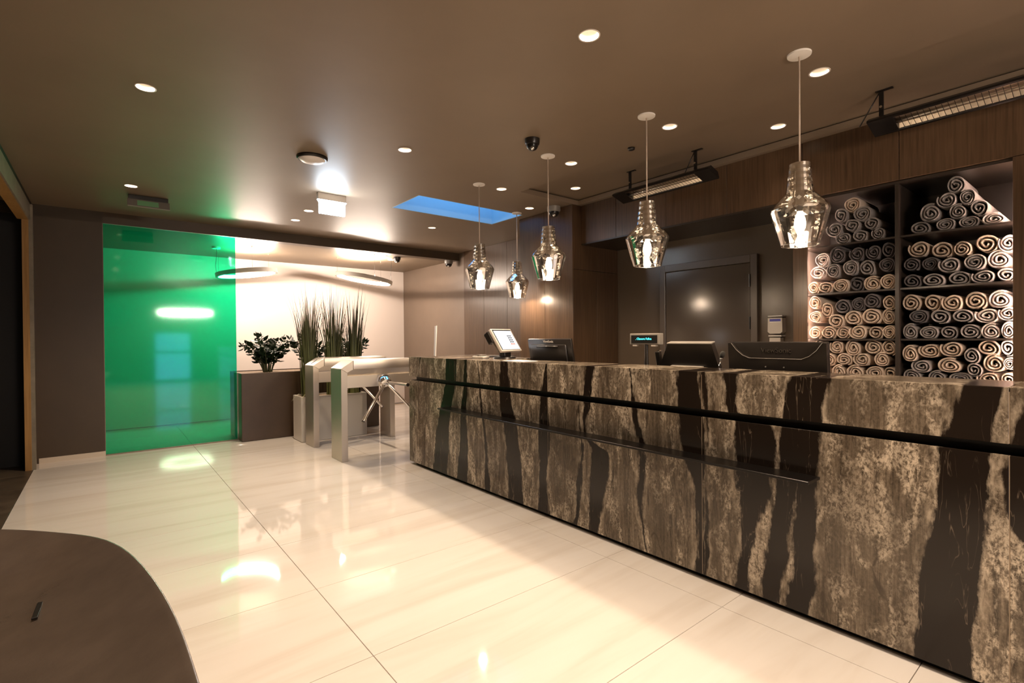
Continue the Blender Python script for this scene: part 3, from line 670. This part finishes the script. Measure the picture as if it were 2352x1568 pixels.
def card_terminal():
    cx, cy = 2.70, 3.80; t = thing('card_terminal', 'small beige card terminal lying on the counter beside the touch screen', 'card terminal', (cx, cy, ZT))
    obj('body', B(cx - .04, cx + .04, cy - .085, cy + .085, ZT + .0005, ZT + .022, bev=.006), 'light_plastic', t, True, angle=40)
    for q in (-.028, .012): obj('raised_key_block', B(cx - .03, cx + .03, cy + q - .016, cy + q + .016, ZT + .0225, ZT + .036, bev=.004), 'grey_plastic', t)
    obj('display', B(cx - .025, cx + .025, cy + .045, cy + .075, ZT + .0222, ZT + .024), 'black', t)
card_terminal()
def sign_holder():
    a = math.atan2(4.46, 2.60); t = thing('sign_holder', 'upright acrylic card holder seen edge on at the end of the counter', 'sign holder', (2.60, 4.46, ZT))
    Mx = Matrix.Translation((2.60, 4.46, ZT)) @ Matrix.Rotation(a + .085, 4, 'Z') @ Matrix.Rotation(math.radians(2.5), 4, 'X')
    obj('card', B(-.10, .10, -.003, .003, .012, .315, M=Mx), 'paper', t); obj('cover', B(-.103, .103, -.0055, -.0035, .006, .318, M=Mx), 'acrylic', t)
    obj('foot', B(-.105, .105, -.04, .04, .0, .010, bev=.003, M=Matrix.Translation((2.60, 4.46, ZT + .0005)) @ Matrix.Rotation(a + .085, 4, 'Z')), 'acrylic', t)
sign_holder()
pp = new_bm(); box(pp, XC + .06, XC + .22, 3.0, 3.26, ZT + .0005, ZT + .0025); tag(obj('paper_sheet', pp, 'paper'), 'flat white paper sheet lying on the stone counter top', 'paper')
pb = new_bm(); box(pb, 2.90, 3.30, 4.02, 4.22, ZT + .0005, ZT + .006, bev=.002, seg=1); tag(obj('document_folder', pb, 'black_plastic'), 'black flat folder lying behind the card terminal', 'folder')

def dispenser():
    x, y = XD - .013, 2.045; t = thing('sanitiser_dispenser', 'cream wall dispenser with a blue printed band beside the staff door', 'dispenser', (x, y, 1.19))
    poly = [(y - .062, 1.46), (y + .062, 1.46), (y + .064, 1.335), (y + .045, 1.318), (y - .045, 1.318), (y - .064, 1.335)]
    bo = obj('body', prism(new_bm(), poly, 'X', x - .075, x), 'light_plastic', t)
    obj('printed_band', B(x - .077, x - .0752, y - .05, y + .045, 1.428, 1.450), 'blue_print', bo); obj('printed_band', B(x - .0772, x - .0752, y - .05, y + .045, 1.418, 1.427), 'paper', bo)
    obj('lever_bar', B(x - .085, x, y - .068, y + .060, 1.470, 1.482, bev=.003), 'white_plastic', t)
    obj('lever_bar', B(x - .09, x, y - .062, y + .052, 1.292, 1.304, bev=.003), 'white_plastic', t)
    obj('drip_tray', B(x - .07, x, y - .045, y + .052, 1.19, 1.282, bev=.004), 'light_plastic', t)
dispenser()

# ------------------------------------------------------------------ turnstiles
def turnstile(name_label, x0, y0, slot):
    y1 = y0 + .31; L = 1.055; x1 = x0 + L; t = thing('turnstile', name_label, 'turnstile', (x0 + L / 2, (y0 + y1) / 2, 0), 'tripod turnstiles beside the counter')
    w = .068
    for s in (0, 1):
        def X(u): return x0 + u if s == 0 else x1 - u
        bm = prism(new_bm(), [(X(0), 0), (X(w), 0), (X(w), .942), (X(0), .985)], 'Y', y0, y1); bmesh.ops.bevel(bm, geom=bm.edges[:], offset=.002, segments=1, affect='EDGES'); obj('leg', bm, 'steel_upright', t)
        bm = prism(new_bm(), [(X(0), .986), (X(w), .943), (X(.133), .974), (X(.133), 1.071)], 'Y', y0, y1); bmesh.ops.bevel(bm, geom=bm.edges[:], offset=.002, segments=1, affect='EDGES'); obj('shoulder', bm, 'steel_long', t)
        if slot and s == 0:
            u = Vector((.133, 0, .085)).normalized(); a = math.atan2(.085, .133)
            Mx = Matrix.Translation((x0 + .062, (y0 + y1) / 2, 1.027)) @ Matrix.Rotation(-a, 4, 'Y')
            obj('card_slot', B(-.045, .045, -.012, .012, -.002, .0015, bev=.001, M=Mx, seg=1), 'black', t)
    obj('lid', B(x0 + .135, x1 - .135, y0 - .004, y1 + .004, .976, 1.072, bev=.004), 'steel_long', t, True, angle=40)
    bm = prism(new_bm(), [(y0 + .0, .9755), (y1 - .0, .9755), (y1 - .045, .905), (y0 + .045, .905)], 'X', x0 + w, x1 - w); obj('undercut', bm, 'steel_long', t)
    obj('box_body', B(x0 + w, x1 - w, y0 + .03, y1 - .03, .776, .905, bev=.002, seg=1), 'steel_long', t)
    # tripod head
    h = Vector((x0 + .50, y0 + .03, .835)); ax = Vector((0, -1, -1)).normalized(); q = ax.to_track_quat('Z', 'Y').to_matrix().to_4x4()
    hb = Matrix.Translation(h + Vector((0, .02, 0))) @ Matrix.Rotation(PI / 2, 4, 'X')
    obj('hub_mount', lathe(new_bm(), [(.075, -.01), (.075, .03), (.065, .045), (0, .05)], n=28, M=hb), 'chrome', t, True, angle=40)
    hub = h + Vector((0, -.035, -.012))
    obj('hub', lathe(new_bm(), [(0, -.03), (.062, -.025), (.062, .018), (.04, .04), (0, .045)], n=28, M=Matrix.Translation(hub) @ q), 'chrome', t, True, angle=40)
    for dv in (Vector((0, -1, 0)), Vector((-.612, -.25, -.75)), Vector((.612, -.25, -.75))):
        dv.normalize(); a = hub + dv * .03; b = hub + dv * .52
        arm = obj('arm', tube(new_bm(), [a, b], .0165, 16), 'chrome', t, True, angle=40)
        obj('end_cap', tube(new_bm(), [b, b + dv * .008], .0175, 16), 'black_plastic', arm, True, angle=40)
turnstile('brushed steel tripod turnstile standing next to the counter end', 1.937, 5.262, False)
turnstile('brushed steel tripod turnstile with a card slot, in front of the white planter', 1.944, 6.198, True)

# ------------------------------------------------------------------ planters and plants
def planter(name, label, x0, x1, y0, y1, h, mat, wall_t, feet=False):
    t = thing(name, label, 'planter', ((x0 + x1) / 2, (y0 + y1) / 2, 0))
    bm = new_bm()
    for a in ((x0, x1, y0, y0 + wall_t), (x0, x1, y1 - wall_t, y1), (x0, x0 + wall_t, y0 + wall_t, y1 - wall_t), (x1 - wall_t, x1, y0 + wall_t, y1 - wall_t)): box(bm, *a, .004, h, bev=.003, seg=1)
    box(bm, x0 + wall_t, x1 - wall_t, y0 + wall_t, y1 - wall_t, .004, .03)
    obj('trough_body', bm, mat, t); obj('soil', B(x0 + wall_t, x1 - wall_t, y0 + wall_t, y1 - wall_t, h - .06, h - .012), 'soil_pebbles', t)
planter('plant_trough', 'long dark brown planter box beside the green glass', 1.352, 3.20, 7.14, 7.88, .872, 'dark_planter', .02)
planter('plant_trough', 'long white planter box of tall grass behind the turnstiles', 1.925, 2.785, 6.61, 6.96, .575, 'white_planter', .02)

def leaf_mesh():
    bm = new_bm(); rows = [(0, .0, 0), (.25, .75, .06), (.55, 1., .08), (.8, .62, .04), (1., 0., 0)]; prev = None
    for u, w, lift in rows:
        cur = [bm.verts.new((u, s * w * .27, abs(s) * lift)) for s in (-1, 0, 1)] if w else [bm.verts.new((u, 0, 0))]
        if prev:
            if len(prev) == 1: bm.faces.new((prev[0], cur[0], cur[1])); bm.faces.new((prev[0], cur[1], cur[2]))
            elif len(cur) == 1: bm.faces.new((prev[0], prev[1], cur[0])); bm.faces.new((prev[1], prev[2], cur[0]))
            else: bm.faces.new((prev[0], prev[1], cur[1], cur[0])); bm.faces.new((prev[1], prev[2], cur[2], cur[1]))
        prev = cur
    fs = bmesh.ops.solidify(bm, geom=bm.faces[:], thickness=.012)
    me = mesh_of(bm, 'leaf', True); me.materials.append(MATS['zz_leaf']); return me
LEAF = leaf_mesh()
def zz_plant(label, x, y, z, stems, seed, hmin=.34, hmax=.52, spread=.7):
    rnd = random.Random(seed); t = thing('potted_shrub', label, 'plant', (x, y, z), 'leafy dark green plants in the brown planter')
    for k in range(stems):
        az = 2 * PI * k / stems + rnd.uniform(-.3, .3); ln = rnd.uniform(hmin, hmax); tilt = rnd.uniform(.1, spread)
        base = Vector((x + .05 * math.cos(az), y + .05 * math.sin(az), z)); pts = []
        p = base.copy(); n = 13
        for i in range(n + 1):
            a = tilt * (.35 + .95 * i / n); pts.append(p.copy()); p = p + Vector((math.sin(a) * math.cos(az), math.sin(a) * math.sin(az), math.cos(a))) * ln / n
        st = obj('stem', tube(new_bm(), pts, [.009 * (1 - .6 * i / n) for i in range(n + 1)], 6), 'zz_stem', t, True)
        for i in range(4, n + 1):
            d_ = (pts[i] - pts[i - 1]).normalized(); side = d_.cross(Vector((0, 0, 1))).normalized() if d_.z < .99 else Vector((1, 0, 0))
            side = Matrix.Rotation(rnd.uniform(-1.2, 1.2), 3, d_) @ side
            for s in ((-1, 1) if i < n else (-1, 1, 0)):
                dv = (d_ * .42 + side * s * .95 + Vector((0, 0, rnd.uniform(-.1, .25)))).normalized(); up = d_.cross(dv).cross(dv) if s else side.cross(dv)
                if up.length < 1e-3: up = Vector((0, 0, 1))
                up.normalize(); yv = up.cross(dv).normalized(); up = dv.cross(yv)
                R = Matrix((dv, yv, up)).transposed().to_4x4(); sz = rnd.uniform(.085, .12) * (1 - .25 * (i == n))
                lf = bpy.data.objects.new('leaf', LEAF); C.objects.link(lf); lf.parent = st
                lf.matrix_local = Matrix.Translation(pts[i] - worg(st)) @ R @ Matrix.Scale(sz, 4)
zz_plant('bushy dark green leafy plant standing clear of the grasses by the glass', 1.74, 7.48, .86, 14, 3, .36, .56, .95)
zz_plant('dark leafy plant showing between the tall grass clumps', 2.30, 7.50, .86, 8, 4)
zz_plant('dark leafy plant leaning out beyond the last grass clump', 2.86, 7.50, .86, 9, 5, spread=.85)

def blade_mesh(v):
    rnd = random.Random(90 + v); bm = new_bm(); n = 9; prev = None; bend = (.03, .06, .10, .17)[v % 4]
    for i in range(n + 1):
        u = i / n; w = .0105 * (1 - u ** 1.5) + .0006; x = bend * u ** 3
        cur = [bm.verts.new((x, -w, u)), bm.verts.new((x + w * .55, 0, u)), bm.verts.new((x, w, u))]
        if prev: bm.faces.new((prev[0], prev[1], cur[1], cur[0])); bm.faces.new((prev[1], prev[2], cur[2], cur[1]))
        prev = cur
    me = mesh_of(bm, 'grass_leaf', True); me.materials.append(MATS['grass_blade']); return me
BLADES = [blade_mesh(v) for v in range(4)]
def arch_mesh():
    bm = new_bm(); prev = None; n = 8
    for i in range(n + 1):
        u = i / n; w = .006 * (1 - u ** 2) + .0006; x = .26 * u; z = .30 * u - .34 * u * u
        cur = [bm.verts.new((x, -w, z)), bm.verts.new((x, w, z))]
        if prev: bm.faces.new((prev[0], prev[1], cur[1], cur[0]))
        prev = cur
    bmesh.ops.solidify(bm, geom=bm.faces[:], thickness=.001)
    me = mesh_of(bm, 'grass_leaf', True); me.materials.append(MATS['grass_pale']); return me
ARCH = arch_mesh()
def grass(label, x, y, z, n, seed, hmax, arch=0, lean=0.):
    rnd = random.Random(seed); t = thing('ornamental_grass', label, 'plant', (x, y, z), 'tall grass clumps in the white planter')
    for k in range(n):
        az = rnd.uniform(0, 2 * PI); r = .072 * math.sqrt(rnd.random()); b = bpy.data.objects.new('grass_leaf', BLADES[min(3, int(rnd.random() ** 1.6 * 4))]); C.objects.link(b); b.parent = t
        h = hmax * (rnd.uniform(.60, .90) if k > 9 else rnd.uniform(.9, 1.)); b.location = (1.3 * r * math.cos(az), r * math.sin(az), 0)
        b.rotation_euler = (rnd.uniform(-.05, .05), rnd.uniform(-.04, .06) + lean, az); b.scale = (h * .8, rnd.uniform(.7, 1.5), h)
    for k in range(arch):
        b = bpy.data.objects.new('grass_leaf', ARCH); C.objects.link(b); b.parent = t; b.location = (-.05, -.08, 0); b.rotation_euler = (0, 0, PI + rnd.uniform(-.7, 1.1)); s = rnd.uniform(.55, .9); b.scale = (s, 1, s * rnd.uniform(.5, 1.))
grass('tall narrow grass clump with pale arching lower blades, nearest the green glass', 2.08, 6.79, .56, 95, 11, 1.47, 6)
grass('tall narrow grass clump in the middle of the white planter', 2.40, 6.79, .56, 95, 12, 1.52)
grass('tall narrow grass clump at the counter end of the white planter', 2.68, 6.79, .56, 88, 13, 1.47)

# ------------------------------------------------------------------ ring lamps
def ring_lamp(label, cx, cy, cz, R, zc, glow, w=.035, h=.06, band=False, tilt=0.):
    t = thing('ring_lamp', label, 'lamp', (cx, cy, cz), 'suspended ring lamps'); n = 64; c = Vector((cx, cy, cz))
    Mx = Matrix.Translation(c) @ Matrix.Rotation(math.radians(tilt), 4, Vector((cx, cy, 0)).normalized()) @ Matrix.Translation(-c)
    def tl(bm): bmesh.ops.transform(bm, matrix=Mx, verts=bm.verts[:]); return bm
    prof = [(R - w, -h / 2), (R - w, -h / 2 + .003), (R - w + .012, -h / 2 + .003), (R - w + .012, h / 2 - .003), (R - w, h / 2 - .003), (R - w, h / 2), (R, h / 2), (R, -h / 2), (R - w, -h / 2)]
    obj('ring_body', tl(lathe(new_bm(), prof, cx, cy, cz, n)), 'white_enamel', t, True, angle=30)
    obj('diffuser', tl(lathe(new_bm(), [(R - w + .002, -h / 2 + .004), (R - w + .002, h / 2 - .004)], cx, cy, cz, n)), glow, t, True)
    if band: obj('diffuser', tl(lathe(new_bm(), [(R + .002, -h / 2 + .004), (R + .002, h / 2 - .004)], cx, cy, cz, n)), glow, t)
    for k in range(3):
        a = 2 * PI * k / 3 + .5; r = R - w / 2; p = Mx @ Vector((cx + r * math.cos(a), cy + r * math.sin(a), cz + h / 2 - .004))
        obj('suspension_wire', tube(new_bm(), [p, (p.x, p.y, zc)], .0016, 6), 'chrome', t)
        obj('wire_anchor', lathe(new_bm(), [(0, -.02), (.008, -.02), (.008, 0), (0, 0)], p.x, p.y, zc, 10), 'chrome', t)
    a = PI if tilt < 0 else -.35; r = R - w / 2; p = Mx @ Vector((cx + r * math.cos(a), cy + r * math.sin(a), cz + h / 2 - .004)); x, y, z = p
    obj('power_cord', tube(new_bm(), [(x, y, z), (x - .012, y, z + .10), (x + .006, y, zc - .08), (x, y, zc - .01)], .003, 8), 'black_plastic', t, True)
    obj('canopy', lathe(new_bm(), [(0, -.025), (.055, -.025), (.055, 0), (0, 0)], x, y, zc, 24), 'white_enamel', t, True, angle=40)
ring_lamp('glowing white ring lamp hanging half behind the green glass', 1.69, 8.42, 2.305, .42, ZA, 'ring_glow', tilt=-7.5)
ring_lamp('glowing white ring lamp hanging over the tall grasses in the alcove', 3.38, 8.08, 2.30, .46, ZA, 'ring_glow', tilt=9)
ring_lamp('large glowing ring lamp mirrored in the green glass', 1.78, -1.9, 2.06, .62, ZC, 'lobby_ring_glow', w=.07, h=.12, band=True)

# ------------------------------------------------------------------ pendant lamps
def shade_mesh():
    bm = new_bm(); n = 28; rows = []
    def ring(r, z, stag=0., flute=0.):
        rows.append((stag, [bm.verts.new(((r + flute * (-1) ** i) * math.cos(2 * PI * (i + stag) / n), (r + flute * (-1) ** i) * math.sin(2 * PI * (i + stag) / n), z)) for i in range(n)]))
    ring(.089, 0, 0, .0016); ring(.136, .170, 0, .0022)
    ring(.139, .182, .5); ring(.132, .196, 0); ring(.121, .211, .5); ring(.108, .226, 0); ring(.095, .240, .5); ring(.083, .252, 0); ring(.073, .262, .5); ring(.066, .270, 0)
    for k in range(1, 10): ring(.066 - .016 * k / 9 + (.0009 if k % 2 else -.0009), .270 + .150 * k / 9, 0)
    for (sa, a), (sb, b) in zip(rows, rows[1:]):
        for i in range(n):
            j = (i + 1) % n
            if sa == sb: bm.faces.new((a[i], a[j], b[j], b[i]))
            elif sb > sa: bm.faces.new((a[i], a[j], b[i])); bm.faces.new((a[j], b[j], b[i]))
            else: bm.faces.new((a[i], b[j], b[i])); bm.faces.new((a[i], a[j], b[j]))
    me = mesh_of(bm, 'glass_shade'); me.materials.append(MATS['mirrored_glass']); return me
SHADE = shade_mesh()
def pendant(label, x, y, zc=ZC):
    zb = 1.770; t = thing('pendant_lamp', label, 'pendant lamp', (x, y, zb), 'mirrored glass pendant lamps')
    s = bpy.data.objects.new('glass_shade', SHADE); C.objects.link(s); s.parent = t; ORG[s.name] = Vector((x, y, zb))
    obj('rim', tube(new_bm(), [(x + .089 * math.cos(a * PI / 16), y + .089 * math.sin(a * PI / 16), zb) for a in range(32)], .0022, 6, closed=True), 'chrome', s, True)
    obj('shade_cap', lathe(new_bm(), [(0, .428), (.012, .428), (.0485, .421), (.0485, .417), (0, .417)], x, y, zb, 28), 'light_plastic', t, True, angle=40)
    obj('socket', lathe(new_bm(), [(0, .417), (.020, .417), (.020, .20), (.016, .175), (0, .175)], x, y, zb, 16), 'light_plastic', t, True, angle=40)
    obj('bulb', lathe(new_bm(), [(.012, .176), (.015, .164), (.024, .140), (.028, .115), (.026, .090), (.016, .068), (.012, .050), (.016, .034), (.023, .022), (.0245, .016)], x, y, zb, 24), 'bulb_glow', t, True)
    obj('bulb_face', lathe(new_bm(), [(.024, .0155), (.023, .006), (.018, -.002), (.010, -.006), (0, -.008)], x, y, zb, 24), 'bulb_face_glow', t, True)
    obj('cord', tube(new_bm(), [(x, y, zb + .425), (x, y, zc - .012)], .0042, 8), 'cable_cream', t, True)
    obj('canopy', lathe(new_bm(), [(0, -.014), (.012, -.014), (.056, -.008), (.057, 0), (0, 0)], x, y, zc, 32), 'white_enamel', t, True, angle=40)
for lab, x, y in (('mirrored glass pendant lamp hanging in front of the towel niche', 2.826, 1.103), ('mirrored glass pendant lamp hanging in front of the staff door, second from the niche', 2.808, 2.04),
                  ('mirrored glass pendant lamp hanging before the walnut pier corner, third from the niche', 2.796, 2.98), ('mirrored glass pendant lamp hanging nearest the alcove end of the counter', 2.788, 3.928),
                  ('mirrored glass pendant lamp hanging deeper behind the counter under the roof light', 3.777, 4.564)): pendant(lab, x, y)

# ------------------------------------------------------------------ downlights
def downlight(label, x, y, z, power):
    t = thing('recessed_downlight', label, 'downlight', (x, y, z), 'recessed ceiling downlights')
    obj('trim_ring', lathe(new_bm(), [(RD - .004, -.001), (RD + .003, -.003), (RD + .004, 0), (RD - .002, .004)], x, y, z, 28), 'light_plastic', t, True)
    obj('reflector', lathe(new_bm(), [(RD - .003, 0), (RD - .010, .035), (.026, .055)], x, y, z, 28), 'white_enamel', t, True)
    obj('lens', lathe(new_bm(), [(.026, .055), (0, .056)], x, y, z, 20), 'downlight_lens', t)
    ld = bpy.data.lights.new('downlight_spot', 'SPOT'); ld.energy = power; ld.color = WARM; ld.spot_size = math.radians(105); ld.spot_blend = .7; ld.shadow_soft_size = .022
    lo = bpy.data.objects.new('downlight_spot', ld); C.objects.link(lo); lo.location = (x, y, z + .045)
labs = ['largest round ceiling downlight, alone near the top of the picture', 'round ceiling downlight highest above the dark wall, upper left of the picture', 'round ceiling downlight above the unlit emergency sign', 'round ceiling downlight between the smoke detector and the black dome camera',
        'round ceiling downlight just behind the third pendant canopy', 'round ceiling downlight just behind the fourth pendant canopy', 'round ceiling downlight just behind the second pendant canopy', 'round ceiling downlight just behind the first pendant canopy',
        'small round ceiling downlight between the roof light and the alcove beam', 'small round ceiling downlight beside the camera on the walnut pier', 'small round ceiling downlight right beside the glowing exit sign', 'small round ceiling downlight closest to the beam, behind the exit sign']
for lab, (x, y) in zip(labs, DOWN): downlight(lab, x, y, ZC, P_DOWN * (.14 if x > 3 else 1))
for lab, (x, y) in zip(('round ceiling downlight in the tray near its far corner', 'round ceiling downlight in the tray between the two heaters'), DOWN_TRAY): downlight(lab, x, y, ZR, P_DOWN * .12)
for lab, (x, y) in zip(('round ceiling downlight over the dark seat', 'round ceiling downlight beside the camera position', 'round ceiling downlight behind the viewer', 'round ceiling downlight by the entrance glazing', 'round ceiling downlight near the entrance corner'), DOWN_OFF): downlight(lab, x, y, ZC, P_DOWN * 1.5)

# ------------------------------------------------------------------ ceiling devices
def exit_sign():
    x0, x1, y = 1.665, 1.948, 5.115; t = thing('exit_sign', 'glowing white exit sign box hanging from the ceiling', 'sign', ((x0 + x1) / 2, y, 2.552))
    obj('housing', B(x0, x1, y - .022, y + .03, 2.692, ZC, bev=.003), 'white_plastic', t)
    bm = prism(new_bm(), [(x0 - .004, 2.690), (x1 + .004, 2.690), (x1 - .012, 2.668), (x1 - .014, 2.555), (x0 + .014, 2.555), (x0 + .012, 2.668)], 'Y', y - .020, y + .004); obj('lit_panel', bm, 'sign_glow', t)
    obj('back_plate', B(x0 + .014, x1 - .014, y + .0045, y + .008, 2.555, 2.690), 'white_plastic', t)
exit_sign()
def smoke_detector():
    x, y = 1.316, 4.157; t = thing('emergency_dome', 'round dark rimmed ceiling dome with a pale lens before the exit sign', 'ceiling dome', (x, y, ZC - .05))
    obj('rim', lathe(new_bm(), [(.118, 0), (.118, -.012), (.108, -.022), (.098, -.022)], x, y, ZC, 40), 'black_metal', t, True, angle=40)
    obj('lens', lathe(new_bm(), [(.099, -.018), (.085, -.033), (.05, -.044), (0, -.048)], x, y, ZC, 40), 'white_plastic', t, True)
smoke_detector()
def dome_camera(label, x, y, z, s=1., ring='black_plastic'):
    t = thing('dome_camera', label, 'camera', (x, y, z - .09 * s), 'ceiling dome cameras')
    obj('base', lathe(new_bm(), [(0, 0), (.055 * s, 0), (.055 * s, -.03 * s), (.05 * s, -.042 * s), (.042 * s, -.044 * s)], x, y, z, 28), ring, t, True, angle=40)
    obj('dome', lathe(new_bm(), [(.043 * s, -.042 * s), (.042 * s, -.058 * s), (.032 * s, -.074 * s), (.016 * s, -.083 * s), (0, -.085 * s)], x, y, z, 28), 'black_metal', t, True)
    obj('lens_ring', lathe(new_bm(), [(.014 * s, 0), (.012 * s, .010 * s), (0, .010 * s)], n=16, M=Matrix.Translation((x - .014 * s, y - .02 * s, z - .074 * s)) @ Matrix.Rotation(2.6, 4, Vector((1, -.7, 0)))), 'chrome', t, True)
dome_camera('small black dome camera on the open ceiling before the third pendant', 2.47, 2.80, ZC)
dome_camera('bulky dark dome camera under the ceiling at the walnut pier', 3.93, 4.10, ZC, 1.35, 'grey_plastic')
dome_camera('dark dome camera under the beam at the alcove corner', 4.62, 7.43, 2.634, 1.35, 'grey_plastic')
dome_camera('tiny black dome camera on the alcove ceiling', 3.80, 7.72, ZA, 1.1)
tag(obj('ceiling_sensor', lathe(new_bm(), [(0, 0), (.028, 0), (.026, -.014), (.014, -.02), (0, -.021)], 3.19, 2.46, ZC, 20), 'black_plastic', None, True), 'tiny black ceiling sensor near the edge of the tray', 'sensor')
tag(obj('ceiling_sprinkler_plate', lathe(new_bm(), [(0, 0), (.05, 0), (.045, -.008), (0, -.01)], 3.60, 7.75, ZA, 24), 'white_enamel', None, True), 'flat pale disc on the alcove ceiling beside the tiny camera', 'ceiling plate')
def emergency_sign():
    t = thing('emergency_sign', 'unlit flat emergency sign with a green panel on the ceiling by the dark wall', 'sign', (.37, 6.35, 2.64))
    obj('base_plate', B(.205, .535, 6.29, 6.36, 2.715, ZC, bev=.004), 'black_plastic', t)
    Mx = Matrix.Translation((.37, 6.29, 2.714)) @ Matrix.Rotation(math.radians(-28), 4, 'X')
    obj('panel', B(-.175, .175, -.008, .008, -.090, .0, bev=.003, M=Mx), 'grey_plastic', t)
    obj('green_panel', B(-.095, .08, -.0095, -.0082, -.078, -.016, M=Mx), 'green_sign_panel', t)
    for x in (.28, .52): obj('screw', lathe(new_bm(), [(0, -.004), (.008, -.003), (.008, 0)], x, 6.325, 2.715, 12), 'chrome', t)
emergency_sign()
def heater(label, y0, y1, brackets):
    cx, cz = 3.78, 2.605; t = thing('infrared_heater', label, 'heater', (cx, (y0 + y1) / 2, cz - .05), 'black infrared heaters')
    Mx = Matrix.Translation((cx, 0, cz)) @ Matrix.Rotation(math.radians(16), 4, 'Y')
    poly = [(-.085, -.018), (-.085, -.004), (-.055, .028), (.055, .028), (.085, -.004), (.085, -.018), (.070, -.018), (.045, .012), (-.045, .012), (-.070, -.018)]
    def ex(poly, a, b):
        bm = prism(new_bm(), poly, 'Y', a, b); bmesh.ops.transform(bm, matrix=Mx, verts=bm.verts[:]); return bm
    obj('housing', ex(poly, y0, y1), 'black_metal', t)
    for a, b in ((y0, y0 + .13), (y1 - .13, y1)): obj('end_cover', ex([(-.0695, -.0175), (.0695, -.0175), (.044, .0115), (-.044, .0115)], a, b), 'black_metal', t)
    obj('reflector', ex([(-.064, -.013), (-.043, .0105), (.043, .0105), (.064, -.013), (.060, -.013), (.041, .008), (-.041, .008), (-.060, -.013)], y0 + .131, y1 - .131), 'heater_reflector', t)
    tb = tube(new_bm(), [(0, y0 + .131, -.004), (0, y1 - .131, -.004)], .008, 10); bmesh.ops.transform(tb, matrix=Mx, verts=tb.verts[:]); obj('heating_tube', tb, 'heater_reflector', t, True)
    y = y0 + .15
    while y < y1 - .14:
        g = tube(new_bm(), [(-.064, y, -.017), (.064, y, -.017)], .0014, 5); bmesh.ops.transform(g, matrix=Mx, verts=g.verts[:]); obj('guard_wire', g, 'black_metal', t); y += .028
    for by in brackets:
        bm = new_bm(); box(bm, cx - .006, cx + .006, by - .012, by + .012, cz + .02, ZR - .006); box(bm, cx - .012, cx + .012, by - .06, by + .03, ZR - .006, ZR); obj('bracket', bm, 'black_metal', t)
        obj('bracket_bolt', lathe(new_bm(), [(0, -.010), (.008, -.010), (.008, 0), (0, 0)], n=10, M=Matrix.Translation((cx - .006, by, cz + .11)) @ Matrix.Rotation(PI / 2, 4, 'Y')), 'chrome', t)
    obj('power_cable', tube(new_bm(), [(cx + .01, brackets[0] + .12, cz + .03), (cx, brackets[0] + .06, cz + .12), (cx, brackets[0] + .01, ZR - .01)], .004, 6), 'black_plastic', t, True)
heater('short black infrared heater hanging over the staff doorway', 2.11, 3.07, (2.27, 2.93))
heater('long black infrared heater hanging above the towel niche', -.60, 1.055, (1.0, -.5))

# ------------------------------------------------------------------ lounge seat in the foreground
def lounge_seat():
    k = .62 / .55
    ctrl = [(.112, .55), (.114, .95), (.112, 1.15), (.090, 1.42), (.024, 1.79), (-.10, 1.985), (-.247, 2.13), (-.46, 2.24), (-.72, 2.22), (-.95, 2.02), (-1.05, 1.65), (-1.05, 1.15), (-.95, .7), (-.68, .42), (-.30, .32), (0., .38)]
    ctrl = [Vector((a * k, b * k)) for a, b in ctrl]; rimp = []
    m = len(ctrl)
    for i in range(m):
        p0, p1, p2, p3 = ctrl[i - 1], ctrl[i], ctrl[(i + 1) % m], ctrl[(i + 2) % m]
        for j in range(6):
            u = j / 6; rimp.append(.5 * ((2 * p1) + (-p0 + p2) * u + (2 * p0 - 5 * p1 + 4 * p2 - p3) * u * u + (-p0 + 3 * p1 - 3 * p2 + p3) * u ** 3))
    for _ in range(14): rimp = [(rimp[i - 1] + rimp[i] * 2 + rimp[(i + 1) % len(rimp)]) / 4 for i in range(len(rimp))]
    cen = Vector((-.42, 1.40)); n = len(rimp)
    def H(x, y, s):
        z = .68 - .125 * (1 - s ** 2.2)
        z -= .030 * math.exp(-((x + .25) ** 2 / .03 + (y - 2.05) ** 2 / .05))
        return z
    t = thing('lounge_seat', 'large dark brown moulded leather look lounge seat with a narrow slot', 'seat', (cen.x, cen.y, 0))
    bm = new_bm(); rings = []
    def add(s, dz, zfix=None):
        r = []
        for p in rimp:
            q = cen + (p - cen) * s; r.append(bm.verts.new((q.x, q.y, (H(q.x, q.y, min(s, 1.)) if zfix is None else zfix) + dz)))
        rings.append(r)
    for s in (.04, .12, .22, .32, .42, .52, .62, .72, .80, .87, .93, .97, .99): add(s, 0)
    add(.997, -.002); add(1.0, -.007); add(.998, -.014); add(.985, -.024); add(.94, -.05); add(.85, -.10); add(.70, -.16, .64); add(.5, -.20, .64); add(.34, -.22, .64)
    for a, b in zip(rings, rings[1:]):
        for i in range(n): bm.faces.new((a[i], a[(i + 1) % n], b[(i + 1) % n], b[i]))
    bm.faces.new(rings[0]); bm.faces.new(rings[-1])
    obj('shell', bm, 'leather_brown', t, True)
    obj('base', lathe(new_bm(), [(0, 0), (.36, 0), (.36, .02), (.20, .05), (.17, .30), (.25, .43), (0, .43)], cen.x, cen.y, 0, 40), 'black_metal', t, True, angle=40)
    sx, sy = -.142, 1.80; z = H(sx, sy, .65) + .003
    a = math.atan2(.10, .004)
    obj('slot', B(-.05, .05, -.006, .006, -.004, .0015, bev=.001, M=Matrix.Translation((sx, sy, z + .0006)) @ Matrix.Rotation(a, 4, 'Z') @ Matrix.Rotation(.02, 4, 'Y'), seg=1), 'black', t)
lounge_seat()
